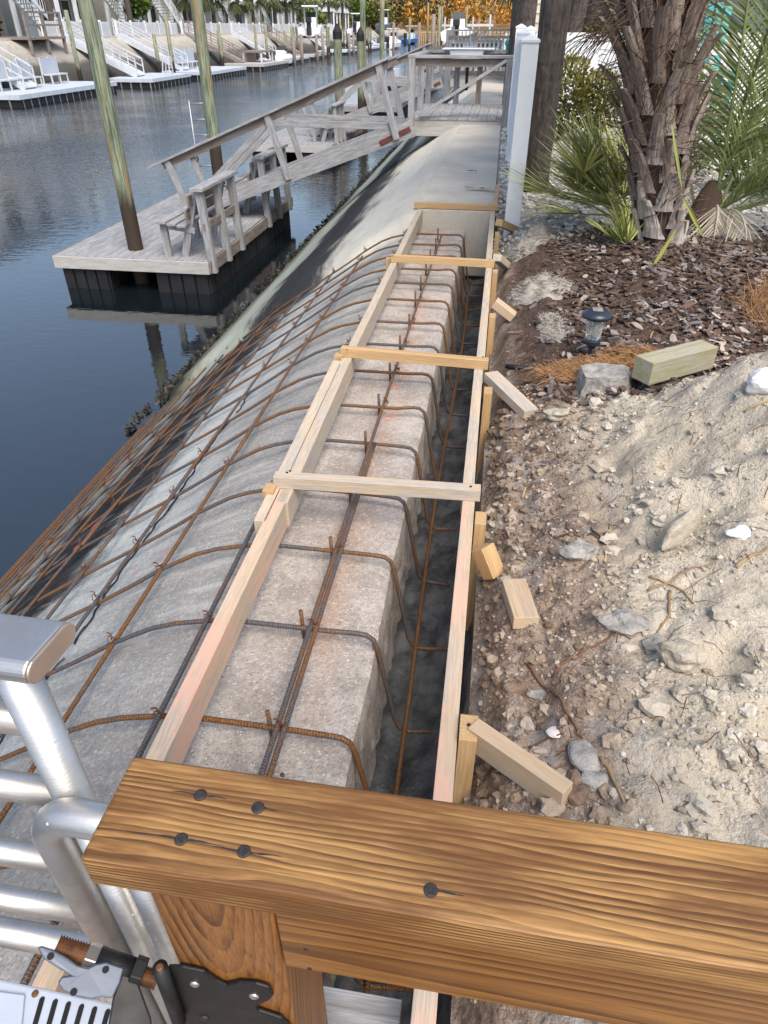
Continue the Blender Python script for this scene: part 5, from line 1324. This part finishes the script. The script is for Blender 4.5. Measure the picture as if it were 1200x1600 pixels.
FD = [(-25.5, -21.6, 33.0, 42.5, 36.5, 'pale dock with seat panels at the left edge', 1),
      (-23.6, -20.7, 45.2, 51.3, 47.2, 'pale dock in the middle distance left of the near piling', 1),
      (-23.6, -20.0, 52.8, 61.0, 54.5, 'pale dock behind the second piling', 1),
      (-23.5, -19.8, 65.0, 73.0, 67.0, 'brown wooden dock with a table', 0),
      (-24.0, -20.6, 76.5, 84.0, 78.5, 'white dock with dark posts beside the brown dock', 1),
      (-24.0, -20.8, 87.0, 95.0, 89.0, 'small brown dock below the lifted boat', 0),
      (-24.5, -20.5, 104, 112, 106, 'pale dock beyond the lifted boat', 1),
      (-24.5, -20.0, 120, 130, 123, 'pale dock far down the canal', 1),
      (-24.5, -20.0, 142, 152, 145, 'farthest pale dock near the blue boat', 1)]
for a in FD: far_dock(*a)
def far_post(x, y, top, r_, label, mat='piling'):
    t = thing('far_piling', (x, y, WZ), label, 'piling', 'thin pilings along the opposite bank')
    b = MB(); b.tube([(x, y, -2.6), (x, y, top)], [r_ * 1.1, r_], 10); b.build('post', mat, t, smooth=True)
where = ['left edge dock', 'dock left of the near piling', 'dock behind the second piling', 'brown dock with the table', 'white dock with dark posts', 'small brown dock below the boat', 'dock beyond the boat', 'dock far down the canal', 'farthest dock']
for i, (x0, x1, y0, y1, ry, lb, st) in enumerate(FD):
    far_post(x0 + .2, y0 - .3, 1.0 + .3 * math.sin(i * 2), .12, 'thin green piling at the near corner of the ' + where[i])
    far_post(x0 + 1.6, y1 + .3, 1.5 + .4 * math.cos(i), .12, 'thin green piling at the far corner of the ' + where[i])
    if i in (4, 5, 6): far_post(x1 + .25, y0 + .6, .5, .15, 'short dark piling standing in front of the ' + where[i], 'greyd'); far_post(x1 + .25, y0 + 3.6, .55, .15, 'short dark piling midway along the ' + where[i], 'greyd')
# panel-backed benches and ladders on the far docks
def far_bench(x, y, label, n=2):
    t = thing('far_bench', (x, y, WZ + .5), label, 'bench', 'panel backed benches on the opposite docks'); z = WZ + .5
    for k in range(n):
        yy_ = y + k * 1.9; MB().box(x - .03, x + .03, yy_, yy_ + 1.6, z + .45, z + 1.15).build('back_panel', 'lgrey', t)
        MB().box(x + .05, x + .50, yy_, yy_ + 1.6, z + .40, z + .46).build('seat', 'whitew', t)
        for q in (0, .8, 1.55):
            MB().beam((x - .05, yy_ + q, z), (x - .0, yy_ + q, z + 1.2), .05, .07, up=(0, 1, 0)).build('leg', 'whitew', t); MB().beam((x + .48, yy_ + q, z), (x + .46, yy_ + q, z + .42), .05, .07, up=(0, 1, 0)).build('leg', 'whitew', t)
far_bench(-23.9, 34.6, 'double panel backed bench on the left edge dock', 2); far_bench(-24.2, 39.6, 'single panel backed bench behind the near piling', 1)
far_bench(-23.0, 54.5, 'panel backed bench on the dock behind the second piling', 2)
t = thing('dock_ladder', (-21.0, 49.5, WZ + .5), 'white hooped ladder on the middle distance dock', 'ladder')
for dy in (0, .5): MB().tube([(-21.0, 48.6 + dy, WZ), (-21.0, 48.6 + dy, WZ + 1.45), (-21.3, 48.6 + dy, WZ + 1.55), (-21.5, 48.6 + dy, WZ + .5)], .035, 8).build('side_rail', 'whitew', t)
for k in range(4): MB().tube([(-21.0, 48.6, WZ + .3 + k * .3), (-21.0, 49.1, WZ + .3 + k * .3)], .03, 8).build('rung', 'whitew', t)
t = thing('dock_table', (-21.6, 69.5, WZ + .5), 'brown box table with posts on the brown wooden dock', 'table')
MB().box(-22.6, -20.8, 68.0, 71.5, WZ + 1.2, WZ + 1.32).build('top', 'greyd', t)
for x, y in ((-22.5, 68.1), (-20.9, 68.1), (-22.5, 71.4), (-20.9, 71.4)): MB().box(x - .07, x + .07, y - .07, y + .07, WZ + .5, WZ + 1.19).build('leg', 'whitew', t)
MB().box(-22.5, -22.4, 68.2, 71.3, WZ + .52, WZ + 1.15).build('side_panel', 'beige', t)
# boats
def boat(x, y, z, L_, yaw, hull, label, tower=True, cradle=False):
    t = thing('motor_boat', (x, y, z), label, 'boat', 'boats along the canal'); ca, sa = math.cos(yaw), math.sin(yaw)
    def Wp(u, v, w_): return (x + u * ca - v * sa, y + u * sa + v * ca, z + w_)
    b = MB(); n = 14; vs = []
    for i in range(n + 1):
        q = i / n; u = (q - .5) * L_; bw = .17 * L_ * (1 - max(0, (q - .45) / .55) ** 2.2) * .98 + .01; rise = .10 * L_ * max(0, q - .3) ** 1.6; kz = .06 * L_ * max(0, (q - .6) / .4) ** 2
        for v, w_ in ((-bw, .115 * L_ + rise), (-bw * .92, .04 * L_ + kz), (0, kz - .01 * L_), (bw * .92, .04 * L_ + kz), (bw, .115 * L_ + rise), (bw * .85, .105 * L_ + rise), (0, .095 * L_ + rise), (-bw * .85, .105 * L_ + rise)): vs.append(Wp(u, v, w_))
    fs = [(i * 8 + j, i * 8 + (j + 1) % 8, (i + 1) * 8 + (j + 1) % 8, (i + 1) * 8 + j) for i in range(n) for j in range(8)] + [tuple(range(7, -1, -1)), tuple(range(n * 8, n * 8 + 8))]
    b.add(vs, fs, None, .1); b.build('hull', hull, t, smooth=False)
    b = MB(); c = Wp(-.02 * L_, 0, .19 * L_); b.beam(Wp(-.08 * L_, 0, .17 * L_), Wp(.06 * L_, 0, .17 * L_), .16 * L_, .13 * L_, h1=.08 * L_); b.build('console', 'gel', t, bevel=.03)
    b = MB(); b.beam(Wp(.03 * L_, 0, .235 * L_), Wp(.07 * L_, 0, .30 * L_), .14 * L_, .008 * L_); b.build('windscreen', 'dark', t)
    if tower:
        b = MB()
        for v in (-.09, .09):
            for u in (-.1, .07): b.tube([Wp(u * L_, v * L_, .12 * L_), Wp(u * L_ * .8, v * L_, .36 * L_)], .006 * L_, 6)
        b.tube([Wp(-.08 * L_, -.09 * L_, .36 * L_), Wp(.056 * L_, -.09 * L_, .36 * L_), Wp(.056 * L_, .09 * L_, .36 * L_), Wp(-.08 * L_, .09 * L_, .36 * L_), Wp(-.08 * L_, -.09 * L_, .36 * L_)], .006 * L_, 6)
        b.build('tower_frame', 'galv', t); b = MB(); b.beam(Wp(-.14 * L_, 0, .37 * L_), Wp(.10 * L_, 0, .37 * L_), .24 * L_, .015 * L_); b.build('canopy', 'gel', t, bevel=.02)
    b = MB(); b.beam(Wp(-.53 * L_, 0, .02 * L_), Wp(-.53 * L_, 0, .19 * L_), .06 * L_, .07 * L_, up=(0, 1, 0)); b.beam(Wp(-.54 * L_, 0, .17 * L_), Wp(-.54 * L_, 0, .23 * L_), .07 * L_, .10 * L_, up=(0, 1, 0)); b.build('outboard_motor', 'dark', t, bevel=.03)
    if cradle:
        lf = thing('boat_lift', (x, y, WZ), 'boat lift with red bunks under the ' + label[:60], 'boat lift')
        for u in (-.3, .28):
            MB().beam(Wp(u * L_, -.24 * L_, -.06), Wp(u * L_, .24 * L_, -.06), .14, .2).build('cross_beam', 'galv', lf)
            for v in (-.25, .25): q = Wp(u * L_, v * L_, 0); MB().tube([(q[0], q[1], -2.5), (q[0], q[1], z + .9)], .13, 10).build('post', 'piling', lf)
        for v in (-.08, .08): MB().beam(Wp(-.4 * L_, v * L_, -.0), Wp(.35 * L_, v * L_, -.0), .12, .28).build('bunk', 'red', lf)
    return t
boat(-22.6, 94, .25, 7.6, math.radians(100), 'gel', 'nearest lifted white centre console boat', True, True)
boat(-21.5, 117.5, .1, 7.0, math.radians(95), 'gel', 'farther white boat raised on posts', True, True)
boat(-19.0, 137, WZ, 7.5, math.radians(85), 'gel', 'white boat with hard top moored past the orange tree line', True)
boat(-21.0, 75, WZ, 5.2, math.radians(88), 'gel', 'small low white skiff moored between the brown and white docks', False)
boat(-20.5, 176, WZ + .0, 8.5, math.radians(80), 'bluep', 'bright blue boat afloat near the end of the canal', True)
boat(-25.2, 168, .6, 9.0, math.radians(95), 'bluesteel', 'grey-blue cabin boat raised on the far left bank lift', True)
boat(-3.8, 62, .1, 6.5, math.radians(92), 'gel', 'small white boat on the near side beyond the second platform', False)
for x, y, w_, lb in ((-9, 150, 5, 'white boat lift beam spanning two posts at the end of the canal'), (-4.8, 120, 4, 'white lift beam nearer the right bank at the canal end')):
    t = thing('lift_frame', (x, y, WZ), lb, 'boat lift')
    for dx in (-w_ / 2, w_ / 2): MB().tube([(x + dx, y, -2.5), (x + dx, y, 2.6)], .16, 8).build('post', 'whitew', t)
    MB().beam((x - w_ / 2 - .5, y, 1.35), (x + w_ / 2 + .5, y, 1.35), .3, .3).build('beam', 'whitew', t)
for i, (px, Y, tp_) in enumerate(((677, 60, 1.9), (716 - 30, 75, 2.6), (706, 90, 2.4), (655, 80, 1.5), (728, 110, 3.4), (640, 110, 2.2), (748, 140, 2.2), (668, 130, 4.2), (690, 150, 4.2), (615, 95, 1.6))):
    q = PY(px, 45, Y); far_post(q.x, Y, tp_, .14, ['dark piling right of the open water', 'tall pale piling nearer the canal end', 'grey piling left of the sink platform', 'short green piling in mid canal', 'slender tall mast-like post above the canal end', 'green piling close to the blue boat', 'piling before the orange fence', 'tall thin white post at the canal end', 'second tall thin post at the canal end', 'short pale piling off the opposite docks'][i], 'piling' if i % 3 else 'greyd')
# wooden docks on the near side farther on
def near_dock(x0, x1, y0, y1, lb):
    t = thing('wooden_dock', ((x0 + x1) / 2, y0, WZ), lb, 'dock', 'wooden docks along the near bank')
    MB().box(x0, x1, y0, y1, WZ + .32, WZ + .5).build('deck', 'grey', t); MB().box(x0 + .1, x1 - .1, y0 + .1, y1 - .1, WZ - .2, WZ + .32).build('float', 'float', t)
    MB().box(x0 + .3, x0 + .9, y0 + 1, y0 + 1.6, WZ + .5, WZ + 1.1).build('dock_box', 'lgrey', t)
near_dock(-6.5, -4.0, 30, 36, 'grey dock with a pale storage box beyond the second ramp'); near_dock(-6.8, -4.0, 44, 50, 'farther grey dock on the near bank'); near_dock(-7, -4.2, 62, 69, 'last visible grey dock on the near bank')
def near_ramp(y, lb):
    g = thing('wooden_ramp', (-3, y, -.6), lb, 'ramp', 'wooden ramps farther along the near bank')
    for yq in (y, y + .9):
        MB().beam((-1.2, yq, 0), (-5.2, yq, -1.3), .06, .22).build('stringer', 'grey', g); MB().beam((-1.2, yq, .95), (-5.4, yq, -.4), .1, .09).build('hand_rail', 'greyd', g)
        for k in range(4): q = k / 3; MB().box(-1.3 - 3.8 * q, -1.2 - 3.8 * q, yq - .04, yq + .04, -.03 - 1.24 * q, .92 - 1.24 * q).build('rail_post', 'grey', g)
near_ramp(31.5, 'third wooden ramp along the near bank'); near_ramp(45.5, 'fourth wooden ramp along the near bank')

# houses on the opposite bank
BEFORE = set(bpy.data.objects)
def bank_house(y0, L_, wall, lb, stair, seed, dark_left=False):
    rd = random.Random(seed); xf = -34.0
    t = thing('bank_house', (xf - 4, y0 + L_ / 2, -.1), lb, 'house', 'raised houses along the opposite bank')
    MB().box(xf - 12, xf - 2.6, y0, y0 + L_, -.2, 2.75).build('ground_floor', wall, t)
    up = MB().box(xf - 12, xf - .0, y0, y0 + L_, 2.75, 6.6).build('upper_floor', 'white' if seed % 2 else 'lgrey', t)
    MB().box(xf - .0, xf + .12, y0 - .05, y0 + L_ + .05, 2.62, 3.0).build('balcony_edge', 'white', t)
    b = MB(); b.box(xf + .02, xf + .10, y0, y0 + L_, 3.95, 4.03); y = y0
    while y < y0 + L_: b.box(xf + .03, xf + .08, y, y + .06, 3.0, 3.95); y += .22
    b.build('balcony_rail', 'white', t)
    b = MB(); b.add([(xf - 12.5, y0 - .4, 6.6), (xf + .5, y0 - .4, 6.6), (xf + .5, y0 + L_ + .4, 6.6), (xf - 12.5, y0 + L_ + .4, 6.6), (xf - 6, y0 + 2, 9), (xf - 6, y0 + L_ - 2, 9)], [(0, 1, 4), (1, 2, 5, 4), (2, 3, 5), (3, 0, 4, 5), (3, 2, 1, 0)], None, .3); b.build('roof', 'roof', t)
    n = max(3, int(L_ / 2.4))
    for k in range(n + 1): y = y0 + .15 + (L_ - .3) * k / n; MB().box(xf - .18, xf + .04, y - .13, y + .13, -.1, 2.61).build('column', 'white', t)
    y = y0 + .8
    while y < y0 + L_ - 1.6:
        w_ = rd.choice((.9, 1.3, 2.2)); d_ = rd.random()
        if d_ < .75:
            z0 = rd.choice((-.1, .7)); o = MB().box(xf - 2.61, xf - 2.57, y, y + w_, z0, 2.15).build('window' if z0 > 0 else 'door', 'dark', t)
            f = MB(); f.box(xf - 2.62, xf - 2.52, y - .1, y, z0, 2.25); f.box(xf - 2.62, xf - 2.52, y + w_, y + w_ + .1, z0, 2.25); f.box(xf - 2.62, xf - 2.51, y, y + w_, 2.15, 2.25); f.box(xf - 2.60, xf - 2.53, y + w_ / 2 - .03, y + w_ / 2 + .03, z0, 2.14); f.build('frame', 'white', o)
        y += w_ + rd.uniform(.4, 1.2)
    for k in range(3):
        y = y0 + 1 + k * L_ / 3; o = MB().box(xf - .01, xf + .015, y, y + 1.6, 3.1, 5.2).build('window', 'dark', t)
    if stair is not None:
        s_ = thing('outside_stair', (xf + 1.5, y0 + stair, 0), 'white stairs on the ' + lb, 'staircase', 'white staircases on the opposite bank')
        ya, yb = y0 + stair + 4.2, y0 + stair
        for x in (xf + .7, xf + 1.9):
            MB().beam((x, ya, .05), (x, yb, 2.85), .06, .26).build('stringer', 'white', s_); MB().beam((x, ya, 1.0), (x, yb, 3.8), .06, .08).build('hand_rail', 'white', s_)
            b = MB()
            for k in range(16): q = k / 15; b.box(x - .02, x + .02, ya + (yb - ya) * q - .02, ya + (yb - ya) * q + .02, .05 + 2.8 * q, 1.0 + 2.8 * q)
            b.build('balusters', 'white', s_)
        b = MB()
        for k in range(13): q = (k + .5) / 13; y = ya + (yb - ya) * q; z = .1 + 2.75 * q; b.box(xf + .74, xf + 1.86, y - .14, y + .14, z - .02, z + .02)
        b.build('treads', 'whitew', s_)
def picket(y0, y1, lb, x=-30.4, h=.78, mat='whitew'):
    t = thing('picket_fence', (x, (y0 + y1) / 2, 0), lb, 'fence', 'white fences along the opposite bank')
    b = MB(); b.box(x - .03, x + .03, y0, y1, h - .1, h); b.box(x - .03, x + .03, y0, y1, .08, .16); b.build('rails', mat, t)
    b = MB(); y = y0
    while y < y1: b.box(x - .02, x + .045, y, y + .09, .0, h + .02); y += .155
    b.build('pickets', mat, t)
    y = y0
    k = 0
    while y < y1 and k < 12: MB().box(x - .07, x + .07, y - .07, y + .07, -.1, h + .12).build('post', 'white', t); y += 2.4; k += 1
BH = [(30.0, 9.5, 'beige', 'beige house with white columns at the far left', 7.0, 3), (42.0, 10.5, 'beige', 'beige house with dark carport behind the near piling', 5.5, 4), (55.0, 10, 'lgrey', 'white house with a long dark-windowed porch', 5.0, 5), (67.5, 10, 'cream', 'white house left of the clustered palms', 1.0, 7),
      (80.5, 11, 'cream', 'cream house behind the first three palms', 3, 8), (94.5, 11, 'lgrey', 'pale house behind the lifted boat', 2, 9), (109, 12, 'cream', 'pale house beyond the lifted boat', None, 11), (126, 12, 'lgrey', 'white house far down the opposite bank', None, 12), (148, 14, 'cream', 'last white house on the opposite bank', None, 13)]
for a in BH: bank_house(*a[:6])
for y0, y1, lb in ((31, 39.5, 'white picket fence before the far left house'), (46.5, 55, 'white picket fence right of the brown landing'), (56, 67, 'white fence before the long porch house'), (68, 80, 'white fence left of the clustered palms'), (81, 93, 'white fence behind the brown dock'), (96, 108, 'white fence behind the lifted boat'), (112, 130, 'white fence far down the opposite bank')):
    picket(y0, y1, lb)
t = thing('wooden_landing', (-30.2, 43, 0), 'brown wooden railed landing on top of the opposite seawall', 'landing')
MB().box(-30.6, -28.3, 41.5, 45.2, -.06, .06).build('deck', 'greyd', t)
for x, y in ((-28.4, 41.6), (-28.4, 43.3), (-28.4, 45.1), (-30.5, 41.6)): MB().box(x - .07, x + .07, y - .07, y + .07, -.7, 1.15).build('post', 'greyd', t)
for z in (.55, 1.12): MB().box(-28.46, -28.34, 41.5, 45.2, z, z + .09).build('rail', 'greyd', t)
for i, (y, x) in enumerate(((40.2, -30.9), (42.1, -31.2))):
    leafmass('dark_shrub', [((x, y, .75), .75, .75, .75)], 'darkbush', ['left dark purple bush between white columns', 'right dark purple bush beside the landing'][i], 'shrub', 'dark bushes before the far left house', 900, .28)
leafmass('shrub', [((-31.5, 62.5, 2.2), .9, 1.1, 1.0)], 'bush', 'green tree clump beside the second piling on the far bank', 'shrub', None, 700, .35)
leafmass('shrub', [((-31.5, 118, 1.2), 1.3, 2, 1.4), ((-31.5, 124, 1), 1.2, 2, 1.2)], 'bush', 'round green shrubs beyond the lifted boat', 'shrub', None, 900, .5)
# palms on the opposite bank: crowns hang into the top of the picture
fp = [(-31.6, 61, 3.2, 'brown trunk beside the second piling'), (-31.0, 48.8, 5.4, 'leaning brown trunk left of the second piling'), (-31.4, 73, 3.5, 'first palm of the cluster'), (-31.8, 80, 3.6, 'second palm of the cluster'), (-31.2, 86, 3.6, 'third palm of the cluster'), (-31.5, 92, 3.8, 'palm left of the lifted boat'), (-31.0, 99, 4.0, 'palm behind the lifted boat'), (-31.4, 106, 4.1, 'palm right of the lifted boat'), (-31.2, 113, 4.1, 'palm before the white far house'), (-31.6, 121, 4.4, 'palm with a drooping crown farther on'), (-31.0, 130, 4.6, 'palm near the orange trees'), (-31.0, 141, 4.8, 'last palm before the orange trees')]
for x, y, h, lb in fp: trunk_palm(x, y, .20, h - .5, 'far bank palm, ' + lb, h > 3.3 and h != 5.4, 'palms along the opposite bank', n=30, fr=1.9)
for o_ in list(bpy.data.objects):
    if o_ not in BEFORE and o_.parent is None: o_.location += Vector((2.7, 0, .64))
trunk_palm(.4, 38, .2, 3.6, 'palm with a hanging green crown left of the trunks at the top', True, n=40, fr=2.0)
q = PY(785, 30, 60)
# wooded end of the canal
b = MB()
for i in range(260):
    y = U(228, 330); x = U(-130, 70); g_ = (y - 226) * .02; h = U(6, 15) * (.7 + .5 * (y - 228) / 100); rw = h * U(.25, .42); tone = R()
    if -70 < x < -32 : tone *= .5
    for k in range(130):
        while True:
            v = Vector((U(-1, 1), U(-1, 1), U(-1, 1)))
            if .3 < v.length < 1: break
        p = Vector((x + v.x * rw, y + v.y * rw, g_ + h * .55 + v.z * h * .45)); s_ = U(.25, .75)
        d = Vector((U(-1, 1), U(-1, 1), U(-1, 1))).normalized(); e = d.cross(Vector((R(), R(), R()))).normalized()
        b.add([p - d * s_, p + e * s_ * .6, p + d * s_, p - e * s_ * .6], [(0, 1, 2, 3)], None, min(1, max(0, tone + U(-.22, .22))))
tag(b.build('autumn_wood', 'autumn'), 'wood of olive and sunset-tinted orange autumn trees closing the end of the canal', 'wood', None, 'stuff')
for i, (x, y, h, m_, lb) in enumerate(((-39, 205, 9, 'bush', 'dark green tree at the left of the autumn wood'), (-33, 208, 7, 'bushy', 'olive tree beside the canal end'), (6, 130, 7, 'bush', 'dark green tree right of the autumn wood'))):
    leafmass('tree', [((x, y, h * .55), h * .4, h * .4, h * .45), ((x + 2, y, h * .4), h * .3, h * .3, h * .35)], m_, lb, 'tree', None, 2200, .7)
t = thing('bulkhead_fence', (-12, 211, -1), 'orange brown slatted bulkhead closing the far end of the canal', 'fence')
b = MB(); x = -26
while x < 2: b.box(x, x + .28, 211, 211.2, -2.2, .35); x += .55
b.build('pickets', 'newwood', t); MB().box(-26, 2, 210.9, 211.0, -.1, .15).build('rail', 'newwood', t); MB().box(-26, 2, 211.25, 211.35, -2.3, -.5).build('backing', 'greyd', t)
# parasol finish
MB().tube([(a_x := (uf.location.x), 18.2, 0), (a_x, 18.2, 2.5)], .03, 8).build('pole', 'white', uf)
MB().lathe((a_x, 18.2, 1.0), [(.12, 0), (.16, .3), (.10, 1.1), (.02, 1.5)], 10).build('canopy', 'newwood', uf)

S.render.engine = 'CYCLES'
S.cycles.max_bounces = 6
